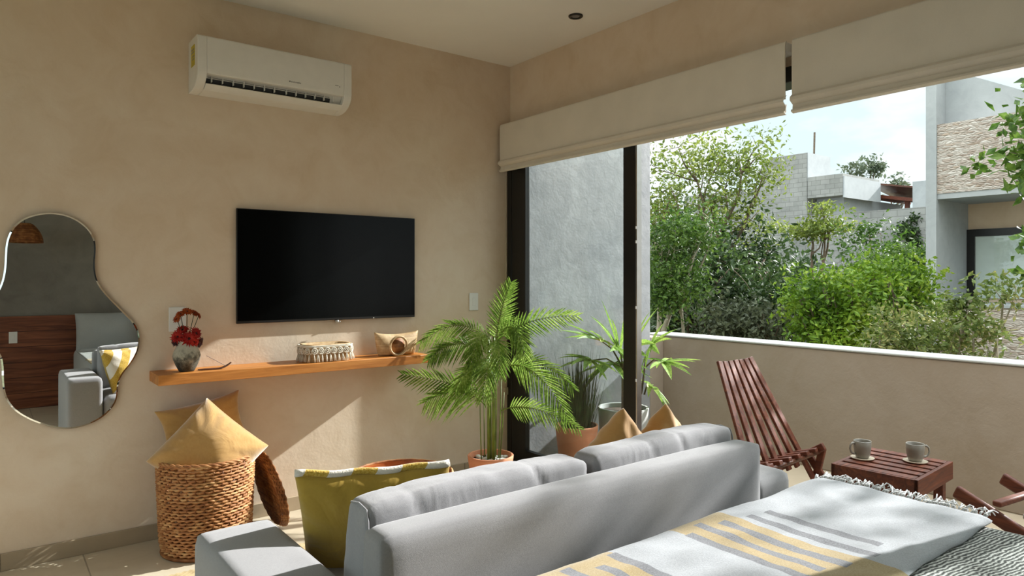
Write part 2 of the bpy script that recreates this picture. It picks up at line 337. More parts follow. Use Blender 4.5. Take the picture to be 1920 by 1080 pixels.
# ------------------------------------------------------------------ geometry helpers
def tag(o, label=None, cat=None, group=None, kind=None):
    for k, v in (('label', label), ('category', cat), ('group', group), ('kind', kind)):
        if v: o[k] = v
    return o
def empty(name, loc, rz=0):
    o = bpy.data.objects.new(name, None); COL.objects.link(o); o.location = loc; o.rotation_euler = (0, 0, rz)
    o.empty_display_size = .1; return o
class MB:
    """collects faces in world (or the thing's local) coordinates"""
    def __init__(s): s.v = []; s.f = []; s.mi = []; s.cur = 0
    def add(s, vs, fs, mat=None):
        o = len(s.v); s.v += [tuple(p) for p in vs]; s.f += [tuple(i+o for i in f) for f in fs]; s.mi += [s.cur if mat is None else mat]*len(fs); return s
    def box(s, x0, x1, y0, y1, z0, z1, mtx=None):
        vs = [Vector((x, y, z)) for z in (z0, z1) for x, y in ((x0, y0), (x1, y0), (x1, y1), (x0, y1))]
        if mtx: vs = [mtx @ p for p in vs]
        return s.add(vs, [(3, 2, 1, 0), (4, 5, 6, 7), (0, 1, 5, 4), (1, 2, 6, 5), (2, 3, 7, 6), (3, 0, 4, 7)])
    def bar(s, a, b, w, h, up=(0, 0, 1)):
        a = Vector(a); b = Vector(b); d = b-a; L = d.length; d.normalize(); u = Vector(up)
        r = d.cross(u); r = r.normalized() if r.length > 1e-4 else Vector((1, 0, 0)); u = r.cross(d)
        m = Matrix((( r.x, d.x, u.x, a.x), (r.y, d.y, u.y, a.y), (r.z, d.z, u.z, a.z), (0, 0, 0, 1)))
        return s.box(-w/2, w/2, 0, L, -h/2, h/2, m)
    def tube(s, pts, r, n=8, cap=True, closed=False):
        pts = [Vector(p) for p in pts]; N = len(pts); rs = r if isinstance(r, (list, tuple)) else [r]*N
        o = len(s.v); prev = None
        for i, p in enumerate(pts):
            if closed: d = pts[(i+1) % N]-pts[i-1]
            else: d = pts[min(i+1, N-1)]-pts[max(i-1, 0)]
            d = d.normalized() if d.length > 1e-9 else Vector((0, 0, 1))
            if prev is None:
                a = Vector((0, 0, 1)) if abs(d.z) < .9 else Vector((1, 0, 0)); u = d.cross(a).normalized()
            else:
                u = prev-d*prev.dot(d); u = u.normalized() if u.length > 1e-6 else d.orthogonal().normalized()
            prev = u; w = d.cross(u)
            for k in range(n):
                a = 2*pi*k/n; q = p+(u*cos(a)+w*sin(a))*rs[i]; s.v.append(tuple(q))
        segs = N if closed else N-1
        for i in range(segs):
            for k in range(n):
                a = o+i*n+k; b = o+i*n+(k+1) % n; c = o+((i+1) % N)*n+(k+1) % n; d_ = o+((i+1) % N)*n+k
                s.f.append((a, b, c, d_)); s.mi.append(s.cur)
        if cap and not closed:
            s.f.append(tuple(o+k for k in reversed(range(n)))); s.mi.append(s.cur)
            s.f.append(tuple(o+(N-1)*n+k for k in range(n))); s.mi.append(s.cur)
        return s
    def lathe(s, prof, c=(0, 0, 0), n=32, sx=1, sy=1, cap0=True, cap1=True):
        o = len(s.v); c = Vector(c)
        for r, z in prof:
            for k in range(n):
                a = 2*pi*k/n; s.v.append((c.x+r*cos(a)*sx, c.y+r*sin(a)*sy, c.z+z))
        for i in range(len(prof)-1):
            for k in range(n):
                s.f.append((o+i*n+k, o+i*n+(k+1) % n, o+(i+1)*n+(k+1) % n, o+(i+1)*n+k)); s.mi.append(s.cur)
        if cap0: s.f.append(tuple(o+k for k in reversed(range(n)))); s.mi.append(s.cur)
        if cap1: s.f.append(tuple(o+(len(prof)-1)*n+k for k in range(n))); s.mi.append(s.cur)
        return s
    def grid(s, P, flip=False, closed_u=False):
        nu = len(P); nv = len(P[0]); o = len(s.v)
        for row in P: s.v += [tuple(p) for p in row]
        for i in range(nu if closed_u else nu-1):
            for j in range(nv-1):
                q = (o+i*nv+j, o+((i+1) % nu)*nv+j, o+((i+1) % nu)*nv+j+1, o+i*nv+j+1)
                s.f.append(q[::-1] if flip else q); s.mi.append(s.cur)
        return s
    def prism(s, poly, z0, z1):
        n = len(poly); vs = [(x, y, z0) for x, y in poly]+[(x, y, z1) for x, y in poly]
        fs = [tuple(reversed(range(n))), tuple(range(n, 2*n))]+[(i, (i+1) % n, n+(i+1) % n, n+i) for i in range(n)]
        return s.add(vs, fs)
    def xform(s, m): s.v = [tuple(m @ Vector(p)) for p in s.v]; return s
    def build(s, name, mat, parent=None, smooth=False, bevel=0, seg=2, sub=0, angle=None, loc=None):
        me = bpy.data.meshes.new(name); me.from_pydata(s.v, [], s.f)
        for m in (mat if isinstance(mat, (list, tuple)) else [mat]): me.materials.append(m)
        if max(s.mi or [0]) > 0: me.polygons.foreach_set('material_index', s.mi)
        if smooth: me.polygons.foreach_set('use_smooth', [True]*len(me.polygons))
        me.update(); o = bpy.data.objects.new(name, me); COL.objects.link(o)
        if smooth and angle: me.set_sharp_from_angle(angle=radians(angle))
        if parent: o.parent = parent
        if loc: o.location = loc
        if bevel:
            b = o.modifiers.new('bevel', 'BEVEL'); b.width = bevel; b.segments = seg; b.limit_method = 'ANGLE'; b.angle_limit = radians(40)
            me.polygons.foreach_set('use_smooth', [True]*len(me.polygons)); 
            if not angle: me.set_sharp_from_angle(angle=radians(50))
            b.harden_normals = False
        if sub:
            q = o.modifiers.new('sub', 'SUBSURF'); q.levels = sub; q.render_levels = sub
        return o
def struct(o): o['kind'] = 'structure'; return o
def nz3(p, s=1.0, seed=0.0): return noise.noise(Vector((p[0]*s+seed, p[1]*s+seed*1.7, p[2]*s-seed)))

def softbox(w, d, h, r, bulge=(0, 0, 0), n=(24, 14, 14), wr=0, wscale=6, seed=0, sag=0):
    """upholstered block, centre of its base at the origin: rounded edges, bulging faces, soft wrinkles"""
    mb = MB(); hx, hy, hz = w/2, d/2, h/2; idx = {}
    def P(i, j, k):
        key = (i, j, k)
        if key in idx: return idx[key]
        u = Vector((2*i/n[0]-1, 2*j/n[1]-1, 2*k/n[2]-1))
        def warp(t): return t*(1-.12)+.12*math.copysign(abs(t)**.35, t) if t else 0
        p = Vector((u.x*hx, u.y*hy, u.z*hz))
        c = Vector((max(-hx+r, min(hx-r, p.x)), max(-hy+r, min(hy-r, p.y)), max(-hz+r, min(hz-r, p.z))))
        q = p-c
        if q.length > 1e-9: p = c+q.normalized()*r
        fx, fy, fz = 1-u.x**2, 1-u.y**2, 1-u.z**2
        p.x += math.copysign(1, u.x)*bulge[0]*fy*fz*(abs(u.x) > .99); p.y += math.copysign(1, u.y)*bulge[1]*fx**.5*fz**.5*(abs(u.y) > .99)
        p.z += math.copysign(1, u.z)*bulge[2]*fx**.5*fy**.5*(abs(u.z) > .99)
        if sag and u.z > 0: p.z -= sag*u.z*(1-u.x**4)
        if wr:
            g = nz3((p.x, p.y*.6, p.z*.35), wscale, seed)+.5*nz3(p, wscale*2.3, seed+3)
            nrm = Vector((p.x/hx, p.y/hy, p.z/hz)); nrm = nrm.normalized() if nrm.length else nrm
            p += nrm*g*wr
        mb.v.append((p.x, p.y, p.z+hz)); idx[key] = len(mb.v)-1; return idx[key]
    def face(*q): mb.f.append(q); mb.mi.append(0)
    nx, ny, nzz = n
    for i in range(nx):
        for j in range(ny):
            face(P(i, j, 0), P(i, j+1, 0), P(i+1, j+1, 0), P(i+1, j, 0)); face(P(i, j, nzz), P(i+1, j, nzz), P(i+1, j+1, nzz), P(i, j+1, nzz))
    for i in range(nx):
        for k in range(nzz):
            face(P(i, 0, k), P(i+1, 0, k), P(i+1, 0, k+1), P(i, 0, k+1)); face(P(i, ny, k), P(i, ny, k+1), P(i+1, ny, k+1), P(i+1, ny, k))
    for j in range(ny):
        for k in range(nzz):
            face(P(0, j, k), P(0, j, k+1), P(0, j+1, k+1), P(0, j+1, k)); face(P(nx, j, k), P(nx, j+1, k), P(nx, j+1, k+1), P(nx, j, k+1))
    return mb

def pillow(size, thick, n=26, seed=1, wr=.012, pinch=.07, size_y=None):
    """square throw pillow in the xy plane, z its thickness: pointed corners, bowed sides, tension creases"""
    sy = size_y or size; out = []
    for side in (1, -1):
        P = []
        for i in range(n+1):
            row = []
            for j in range(n+1):
                u = 2*i/n-1; v = 2*j/n-1
                x = u*(1-pinch*(1-v*v)*u*u)*size/2; y = v*(1-pinch*(1-u*u)*v*v)*sy/2
                e = max(0, (1-u**2))**.42*max(0, (1-v**2))**.42
                z = side*thick/2*e
                ang = atan2(v, u); rr = sqrt(u*u+v*v)
                g = nz3((x*5, y*5, side*2), 1.2, seed)*wr*1.6*e+sin(ang*16+seed)*wr*.35*min(1, rr)**3*e**.5
                edge = 1 if (i in (0, n) or j in (0, n)) else 0
                z += 0 if edge else g
                row.append((x, y, z))
            P.append(row)
        out.append(P)
    return out
def pillow_mesh(front, back=None):
    """front/back: the grids; returns MB with material 0 front, 1 back"""
    mb = MB(); mb.cur = 0; mb.grid(front[0]); mb.cur = 1; mb.grid(front[1], flip=True)
    # weld the rim
    bm = bmesh.new(); me = bpy.data.meshes.new('tmp'); me.from_pydata(mb.v, [], mb.f); me.polygons.foreach_set('material_index', mb.mi)
    bm.from_mesh(me); bmesh.ops.remove_doubles(bm, verts=bm.verts, dist=1e-5); bm.verts.index_update()
    r = MB(); r.v = [tuple(v.co) for v in bm.verts]; r.f = [tuple(v.index for v in f.verts) for f in bm.faces]; r.mi = [f.material_index for f in bm.faces]
    bm.free(); bpy.data.meshes.remove(me); return r
def make_pillow(name, size, thick, mat, mtx, label, cat='cushion', seed=1, wr=.012, pinch=.07, size_y=None, group=None, piping=None, bend=0):
    g = pillow_mesh(pillow(size, thick, 26, seed, wr, pinch, size_y))
    if bend: g.v = [(x, y, z+bend*(y/size)**2*size) for x, y, z in g.v]
    o = g.build(name, mat if isinstance(mat, list) else [mat, mat], smooth=True, sub=1)
    o.matrix_world = mtx; tag(o, label, cat, group)
    if piping:
        h = size/2; hy = (size_y or size)/2; pts = []
        for side in range(4):
            for k in range(16):
                t = -1+2*k/16
                u, v = ((t, -1), (1, t), (-t, 1), (-1, -t))[side]
                pts.append((u*(1-pinch*(1-v*v)*u*u)*h, v*(1-pinch*(1-u*u)*v*v)*hy, bend*(v*.5)**2*size))
        p = MB().tube(pts, .004, 6, closed=True).build('piping', piping, smooth=True); p.parent = o
    return o
def frame(origin, xax, yax):
    """matrix with local x along xax, local y near yax"""
    x = Vector(xax).normalized(); y = Vector(yax); z = x.cross(y).normalized(); y = z.cross(x); o = Vector(origin)
    return Matrix(((x.x, y.x, z.x, o.x), (x.y, y.y, z.y, o.y), (x.z, y.z, z.z, o.z), (0, 0, 0, 1)))
def copy_tree(o, parent=None):
    c = o.copy(); COL.objects.link(c); c.parent = parent
    for ch in list(o.children): copy_tree(ch, c)
    return c
R_ = Vector((cos(YAW), -sin(YAW), 0)); F_ = Vector((sin(YAW), cos(YAW), 0))
def at(px, py, depth): return CAM+F_*depth+R_*((px-960)/FPX*depth)+Vector((0, 0, -(py-520)/FPX*depth))

#==STRUCTURE==
# ------------------------------------------------------------------ the room shell
Zc = 2.80; XL = -4.4; YB = -4.70
def slab(name, x0, x1, y0, y1, z0, z1, mat, bevel=0): return struct(MB().box(x0, x1, y0, y1, z0, z1).build(name, mat, bevel=bevel))
slab('floor', XL-.15, .12, YB-.15, .15, -.12, 0, M['floor'])
slab('ceiling', XL-.15, .12, YB-.15, .15, Zc, Zc+.2, M['ceiling'])
slab('wall_front', XL-.15, .12, 0, .18, 0, Zc, M['wall'])
struct(MB().box(XL-.15, XL, -.5, 0, 0, Zc).box(XL-.15, XL, YB, -3.6, 0, Zc).box(XL-.15, XL, -3.6, -.5, 2.45, Zc).box(XL-.15, XL, -3.6, -.5, 0, .35).build('wall_left', M['wall']))
wn = struct(MB().box(XL-.10, XL-.05, -3.6, -3.54, .35, 2.45).box(XL-.10, XL-.05, -.56, -.5, .35, 2.45).box(XL-.10, XL-.05, -2.08, -2.02, .35, 2.45).box(XL-.10, XL-.05, -3.54, -.56, 2.39, 2.45).box(XL-.10, XL-.05, -3.54, -.56, .35, .41).build('added_fill_window', M['black']))  # unseen window added in the left wall so more daylight fills the room
MB().box(XL-.08, XL-.075, -3.54, -2.08, .41, 2.39).box(XL-.08, XL-.075, -2.02, -.56, .41, 2.39).build('glass_pane', M['glass'], wn)
slab('wall_back', XL-.15, .12, YB-.15, YB, 0, Zc, M['back_wall'])
slab('trim_1', 0.0, .12, YB, 0, 2.285, Zc, M['wall'])                     # plaster header above the sliding door
slab('trim_2', 0.0, .12, YB, -4.45, 0, 2.285, M['wall'])
slab('trim_3', XL, -.001, YB, YB+.03, 0, .93, M['planks'])                # wood headboard cladding
# baseboard tiles with grout joints
bb = struct(MB().box(XL, -.004, -.012, 0, 0, .078).build('baseboard_front', M['baseboard'], bevel=.002))
g = MB()
for x in (-3.02, -2.912, -2.885, -2.19, -1.59, -.99, -.39): g.box(x-.0022, x+.0022, -.0135, -.0118, 0, .078)
struct(g.build('trim_4', M['grout']))
# ------------------------------------------------------------------ sliding glass door
DX = -.012
dr = struct(empty('door_1', (DX, -2.2, 0)))
def dpart(name, mb, mat, **k):
    mb.v = [(x-DX, y+2.2, z) for x, y, z in mb.v]; return mb.build(name, mat, dr, **k)
dpart('door_frame', MB().box(-.03, .10, -.055, -.004, 0.004, 2.283).box(-.03, .10, -4.446, -4.39, .004, 2.283).box(-.03, .10, -4.39, -.055, 2.21, 2.283).box(-.03, .10, -4.39, -.055, .004, .05), M['black'], bevel=.003)
def panel(x0, x1, y0, y1, w=.095, name='door_panel_frame', wl=.095):
    f = MB().box(x0, x1, y0, y0+w, .052, 2.208).box(x0, x1, y1-wl, y1, .052, 2.208).box(x0, x1, y0+w, y1-wl, .052, .05+w).box(x0, x1, y0+w, y1-wl, 2.208-w, 2.208)
    o = dpart(name, f, M['black'], bevel=.003)
    gmb = MB().box((x0+x1)/2-.004, (x0+x1)/2+.004, y0+w, y1-wl, .05+w, 2.208-w)
    gmb.v = [(x-DX, y+2.2, z) for x, y, z in gmb.v]; gl = gmb.build('glass_pane', M['glass'], o)
    return o
panel(-.028, .012, -1.201, -.057, name='fixed_panel', wl=.148)
panel(-.028, .012, -4.38, -3.25, name='far_panel')
dpart('edge_strip', MB().box(-.026, .012, -1.210, -1.2015, .06, 2.2), M['steel'])
lt = MB()
for z in (1.60, 1.52, 1.15, .74): lt.tube([(-.03, -1.206, z-.008), (-.03, -1.206, z+.008)], .004, 8)
dpart('latch_stud', lt, M['white_plastic'])
# ------------------------------------------------------------------ outside: slab, side wall, parapet
slab('trim_5', .12, 1.90, -5.2, .18, -.15, -.005, M['floor'])
struct(MB().box(.12, 1.47, 0, .18, -.005, 3.1).build('wall_right', M['grey_wall'], bevel=.004))
pp = MB().box(1.64, 1.86, -5.2, .18, -.005, .822).box(1.47, 1.64, 0, .18, -.005, .822)
struct(pp.build('wall_balcony', M['parapet'], bevel=.008, seg=3))
struct(MB().box(1.632, 1.868, -5.2, .185, .8225, .838).build('trim_6', M['coping'], bevel=.006, seg=2))
# ------------------------------------------------------------------ ceiling downlight
dl = empty('downlight', (-.286, -.985, Zc)); tag(dl, 'small round black recessed downlight in the ceiling', 'ceiling light')
MB().lathe([(.024, -.001), (.041, -.001), (.041, -.006), (.038, -.009), (.030, -.009), (.024, -.004)], n=36, cap0=False, cap1=False).build('trim_ring', M['black'], dl, smooth=True, angle=40)
MB().lathe([(.0235, -.0005), (.0235, -.004)], n=24).build('lens', M['grey_plastic'], dl)

#==ROOM OBJECTS==
# ------------------------------------------------------------------ roman blinds
def blind(y0, y1, label, seed):
    root = empty('roman_blind', (0, (y0+y1)/2, 2.05)); tag(root, label, 'window blind', 'roman blinds over the sliding door')
    oy, oz = (y0+y1)/2, 2.05
    prof = [(-.100, .325), (-.108, .318), (-.112, .30), (-.113, .22), (-.112, .10), (-.110, .064)]
    low = [(-.1005, .082), (-.114, .076), (-.128, .064), (-.130, .050), (-.116, .040), (-.104, .034)]
    def strip(pr, th=.006):
        pts = [(x, z) for x, z in pr]; back = [(x+th, z) for x, z in reversed(pr)]
        loop = pts+back; n = len(loop); L = y1-y0; k = 2; m = MB()
        m.v = [(x, yy-oy, z) for yy in (y0, y1) for x, z in loop]
        m.f = [(i, (i+1) % n, n+(i+1) % n, n+i) for i in range(n)]+[tuple(reversed(range(n))), tuple(range(n, 2*n))]; m.mi = [0]*len(m.f)
        return m
    strip(prof).build('blind_fabric', M['blind'], root, smooth=True, angle=35)
    strip(low).build('lower_fold', M['blind'], root, smooth=True, angle=35)
    strip([(-.1025, .042), (-.107, .016), (-.106, .006)]).build('hem_panel', M['blind'], root, smooth=True, angle=35)
    strip([(-.100, .014), (-.118, .010), (-.120, .002), (-.104, -.004)]).build('hem_bar', M['blind'], root, smooth=True, angle=35)
    MB().box(-.10, -.002, y0-oy+.004, y1-oy-.004, .285, .323).build('head_rail', M['white_plastic'], root)
    return root
b1 = blind(-2.163, -.03, 'long cream roman blind above the sliding door, nearer the room corner', 1)
b2 = blind(-4.44, -2.196, 'cream roman blind on the right, cut off by the photo edge', 2)
b1.location.x = b2.location.x = 0
# side cord by the wall
MB().tube([(-.045, -.012, 2.03), (-.045, -.012, .55)], .0025, 6).tube([(-.02, -.012, 2.03), (-.02, -.012, .55)], .0025, 6).box(-.055, -.012, -.0175, -.0045, .50, .55).build('x', M['cord']).name = 'pull_cord'
tag(bpy.data.objects['pull_cord'], 'thin cream pull cord hanging in the corner beside the glass door', 'cord')
# bracket seen in the gap
hk = MB().tube([(-.03, -2.18, 2.365), (-.04, -2.182, 2.34), (-.028, -2.184, 2.31), (-.04, -2.181, 2.285)], .004, 6).box(-.05, -.001, -2.189, -2.172, 2.276, 2.284)
tag(hk.build('blind_bracket', M['steel'], smooth=False), 'small metal bracket in the gap between the two blinds', 'bracket')
# ------------------------------------------------------------------ air conditioner
ac = empty('air_conditioner', (-1.689, 0, 2.27)); tag(ac, 'white wall mounted split air conditioner above the television', 'air conditioner')
W2 = .41
def acprof(): return [(0, .265), (-.17, .265), (-.186, .258), (-.19, .245), (-.19, .085), (-.185, .062), (-.17, .042), (-.145, .022), (-.11, .008), (-.06, 0), (0, 0)]
pr = acprof(); n_ = len(pr)
# body with an opening for the outlet: build full side profile, outlet is a recessed trough between z .03-.06 in front
m = MB(); loop = [(0, .265), (-.17, .265), (-.186, .258), (-.19, .245), (-.19, .088), (-.186, .074), (-.150, .074), (-.128, .030), (-.120, .012), (-.06, 0), (0, 0)]
def extr(loop, x0, x1):
    n = len(loop); v = [(x, y, z) for x in (x0, x1) for y, z in loop]
    return v, [(i, n+i, n+(i+1) % n, (i+1) % n) for i in range(n)]+[tuple(range(n)), tuple(reversed(range(n, 2*n)))]
m.add(*extr(loop, -W2+.045, W2-.045))
for s_ in (-1, 1):
    a, b_ = sorted((s_*(W2-.045), s_*W2)); m.add(*extr(pr, a, b_))
m.build('housing', M['white_plastic'], ac, smooth=True, angle=32, bevel=.003)
fr = MB().add(*extr([(-.160, .028), (-.145, .014), (-.118, .004), (-.112, .010), (-.142, .022), (-.154, .032)], -W2+.046, W2-.046)); fr.build('lower_lip', M['white_plastic'], ac, smooth=True, angle=40)
MB().add(*extr([(-.148, .072), (-.132, .034), (-.128, .036), (-.142, .073)], -W2+.05, W2-.11)).build('outlet', M['black_plastic'], ac)
lv = MB().box(-W2+.055, W2-.12, -.158, -.154, .060, .063)
lv.build('louvre', M['grey_plastic'], ac)
for k in range(13):
    x = -W2+.075+k*.053+(.012 if k > 6 else 0)
    MB().box(x-.0016, x+.0016, -.160, -.142, .040, .070).build('vane', M['white_plastic'], ac)
MB().box(-.25, -.17, -.1455, -.1445, .018, .0215).build('x', M['grey_plastic'], ac).name = 'slot'
lg = MB()
xs = .05
for i, (w, h) in enumerate(((.010, .009), (.006, .007), (.007, .007), (.006, .009), (.007, .007), (.006, .007), (.007, .009), (.006, .007))):
    lg.box(xs, xs+w*.7, -.1912, -.1901, .100, .100+h*.8); xs += w+.0015
lg.build('badge', M['grey_plastic'], ac)
MB().box(.31, .33, -.1908, -.1901, .125, .128).box(.335, .34, -.1908, -.1901, .118, .124).build('indicator', M['grey_plastic'], ac)
st = MB().box(-W2-.0016, -W2-.0002, -.135, -.065, .12, .225); st.build('energy_sticker', M['yellow_sticker'], ac)
s2 = MB()
for z in (.20, .185, .165, .15): s2.box(-W2-.0022, -W2-.0016, -.128, -.072 if z > .18 else -.09, z, z+.006)
s2.build('sticker_print', M['grey_plastic'], ac)
# ------------------------------------------------------------------ television
tv = empty('television', (-1.321, 0, 1.068)); tag(tv, 'wall mounted black flat screen television above the wooden shelf', 'television')
MB().box(-.544, .544, -.026, -.006, .002, .624).build('bezel', M['bezel'], tv, bevel=.003)
MB().box(-.540, .540, -.0268, -.0255, .016, .620).build('screen', M['screen'], tv)
MB().box(-.30, .30, -.007, -.001, .12, .50).build('wall_mount', M['black_plastic'], tv, bevel=.006)
sn = MB().lathe([(.0, 0), (.012, 0), (.013, -.006), (.009, -.014), (0, -.016)], (.028, -.014, .002), 20); sn.tube([(.016, -.036, -.006), (.022, -.040, -.009), (.028, -.036, -.006)], .003, 8).tube([(.028, -.036, -.006), (.034, -.040, -.009), (.040, -.036, -.006)], .003, 8)
sn.build('sensor', M['steel'], tv, smooth=True)
MB().box(.255, .262, -.0275, -.026, .004, .009).build('power_light', M['white_plastic'], tv)
# ------------------------------------------------------------------ wall plates
def plate(x, z, w, h, label, cat, rock=True):
    r = empty('wall_switch' if rock else 'wall_socket', (x, 0, z)); tag(r, label, cat)
    MB().box(-w/2, w/2, -.008, 0, -h/2, h/2).build('cover_plate', M['white_plastic'], r, bevel=.003, seg=3)
    MB().box(-w*.16, w*.16, -.0105, -.0078, -h*.22, h*.22).build('rocker' if rock else 'socket_insert', M['white_plastic'], r, bevel=.0012)
    return r
plate(-.313, 1.155, .072, .118, 'white light switch on the tan wall between the television and the glass door', 'light switch')
plate(-2.152, 1.105, .082, .125, 'white wall plate behind the red flowers', 'wall plate', False)
# ------------------------------------------------------------------ shelf and things on it
sh = MB().box(-2.281, -.787, -.222, -.0005, .800, .850).build('floating_shelf', M['shelf'], bevel=.002)
tag(sh, 'long honey coloured wooden shelf fixed to the wall under the television', 'shelf')
SZ = .8505
# vase
vs = empty('vase', (-2.135, -.125, SZ)); tag(vs, 'grey speckled stoneware vase holding red flowers at the left end of the shelf', 'vase')
MB().lathe([(.034, 0), (.038, .006), (.050, .03), (.062, .06), (.065, .078), (.060, .098), (.050, .118), (.042, .132), (.040, .142), (.046, .156), (.043, .158), (.037, .144), (.037, .12), (.0, .10)], n=40, cap1=False).build('vase_body', M['vase'], vs, smooth=True)
fl = empty('flower_bouquet', (-2.135, -.125, SZ+.12)); tag(fl, 'artificial red and rust daisies standing in the grey vase', 'flowers')
random.seed(4)
def flower(c, nrm, r, mat, seed, name='flower_head', petals=16, rings=2):
    rnd = random.Random(seed); nrm = Vector(nrm).normalized(); a = nrm.orthogonal().normalized(); b = nrm.cross(a); m = MB(); c = Vector(c)
    for ring in range(rings):
        for k in range(petals):
            th = 2*pi*(k+ring*.5)/petals+rnd.uniform(-.1, .1); d = a*cos(th)+b*sin(th); t_ = nrm.cross(d)
            rr = r*1.15*(1-.25*ring)*rnd.uniform(.85, 1.1); w = r*.17; lift = r*(.1+.35*ring)
            p = [c, c+d*rr*.5+t_*w+nrm*lift*.7, c+d*rr+nrm*lift*.6, c+d*rr*.5-t_*w+nrm*lift*.7, c+d*rr*.5+nrm*(lift*.7-r*.05)]
            m.add(p, [(0, 1, 4), (0, 4, 3), (1, 2, 4), (4, 2, 3)])
    o = m.build(name, mat, fl)
    MB().lathe([(0, 0), (r*.2, 0), (r*.16, r*.1), (0, r*.14)], (0, 0, 0), 10).xform(frame(c+nrm*r*.05, a, b)).build('flower_centre', M['petal_dark'], o, smooth=True)
    return o
heads = [((-.045, -.02, .055), (-.5, -.8, .3), .034, 'petal_red'), ((.0, -.045, .045), (.1, -1, .2), .040, 'petal_red'), ((.035, -.03, .07), (.5, -.8, .3), .034, 'petal_red'),
         ((-.02, .0, .085), (-.2, -.5, .8), .034, 'petal_red'), ((.025, -.035, .03), (.2, -1, -.1), .03, 'petal_red'), ((-.05, .01, .03), (-.9, -.4, .0), .028, 'petal_dark'), ((.058, -.005, .02), (.8, -.6, -.3), .032, 'petal_dark'),
         ((-.03, -.01, .165), (-.3, -.5, .8), .026, 'petal_rust'), ((.0, -.01, .178), (.1, -.6, .8), .028, 'petal_rust'), ((.035, .0, .168), (.5, -.5, .7), .026, 'petal_rust'), ((-.045, -.005, .142), (-.7, -.6, .3), .022, 'petal_rust'), ((.055, -.005, .155), (.8, -.4, .3), .020, 'petal_rust')]
for i, (c, nn, r, mt) in enumerate(heads):
    o = flower(c, nn, r, M[mt], i)
    MB().tube([Vector((0, 0, -.04)), Vector(c)*.5, Vector(c)], .0018, 5).build('flower_stem', M['stem_green'], fl)
# incense holder and stick
ih = empty('incense_holder', (-2.00, -.14, SZ)); tag(ih, 'slim curved dark wooden incense holder on the shelf beside the vase', 'incense holder')
P = []
for i in range(17):
    t_ = i/16; x = -.085+.16*t_; z = .002+.030*max(0, t_-.62)**2*6; w = .016*(1-.5*abs(2*t_-1)**3)
    P.append([(x, -w, z+.004), (x, -w*.6, z+.0015), (x, w*.6, z+.0015), (x, w, z+.004), (x, w, z), (x, -w, z), (x, -w, z+.004)])
MB().grid(P, flip=True).build('holder_tray', M['darkwood'], ih, smooth=False)
stk = MB().tube([(-.045, 0, .072), (.048, 0, .014)], .0015, 6).build('incense_stick', M['darkwood'])
stk.location = (-2.00, -.14, SZ); tag(stk, 'thin dark incense stick leaning over its wooden holder', 'incense stick')
# macrame basket
mb_ = empty('macrame_basket', (-1.405, -.115, SZ), 0); tag(mb_, 'cream macrame covered oblong basket in the middle of the shelf', 'basket')
def rr_loop(w, d, r, n=8):
    pts = []
    for cx, cy, a0 in ((w/2-r, d/2-r, 0), (-w/2+r, d/2-r, 90), (-w/2+r, -d/2+r, 180), (w/2-r, -d/2+r, 270)):
        for k in range(n+1):
            a = radians(a0+90*k/n); pts.append((cx+r*cos(a), cy+r*sin(a)))
    return pts
lp = rr_loop(.27, .15, .045); 
P = [[(x*s, y*s, z) for z, s in ((0, .93), (.03, .97), (.088, .99), (.098, .98), (.094, .92), (.02, .88), (.012, .0))] for x, y in lp]
MB().grid(P, closed_u=True).build('basket_shell', M['straw'], mb_, smooth=True)
mm = MB(); Lp = rr_loop(.285, .165, .05, 10); 
def along(loop, t):
    n = len(loop); d = [0]
    for i in range(n): d.append(d[-1]+sqrt((loop[(i+1) % n][0]-loop[i][0])**2+(loop[(i+1) % n][1]-loop[i][1])**2))
    s = (t % 1)*d[-1]
    for i in range(n):
        if d[i+1] >= s:
            f = (s-d[i])/max(1e-9, d[i+1]-d[i]); a, b = loop[i], loop[(i+1) % n]; return (a[0]+(b[0]-a[0])*f, a[1]+(b[1]-a[1])*f), atan2(b[1]-a[1], b[0]-a[0])
    return loop[0], 0
NM = 22
for k in range(NM):
    (x, y), an = along(Lp, k/NM); tx, ty = cos(an), sin(an); nx, ny = sin(an), -cos(an)
    for rad, cz in ((.015, .063),):
        mm.tube([(x+tx*rad*cos(q)+nx*.002, y+ty*rad*cos(q)+ny*.002, cz+rad*1.05*sin(q)) for q in [2*pi*j/12 for j in range(12)]], .0038, 6, closed=True)
        mm.tube([(x+tx*rad*.4*cos(q)+nx*.004, y+ty*rad*.4*cos(q)+ny*.004, cz+rad*.45*sin(q)) for q in [2*pi*j/8 for j in range(8)]], .003, 5, closed=True)
    mm.tube([(x, y, .082), (x+tx*.019, y+ty*.019, .045)], .003, 5).tube([(x, y, .082), (x-tx*.019, y-ty*.019, .045)], .003, 5)
for zz in (.084, .090): mm.tube([(x, y, zz) for x, y in Lp], .0035, 6, closed=True)
mm.build('macrame_knots', M['macrame'], mb_, smooth=True)
tg = MB()
rnd = random.Random(3)
for k in range(34):
    (x, y), an = along(Lp, k/34); nx, ny = sin(an), -cos(an)
    for q in range(3):
        dx = rnd.uniform(-.005, .005); o_ = rnd.uniform(.002, .012)
        tg.tube([(x+dx*.3, y, .044), (x+dx+nx*o_*.5, y+ny*o_*.5, .022), (x+dx*1.6+nx*o_, y+ny*o_, .0035)], [.0022, .003, .0018], 5)
tg.build('tassel_skirt', M['macrame'], mb_, smooth=True)
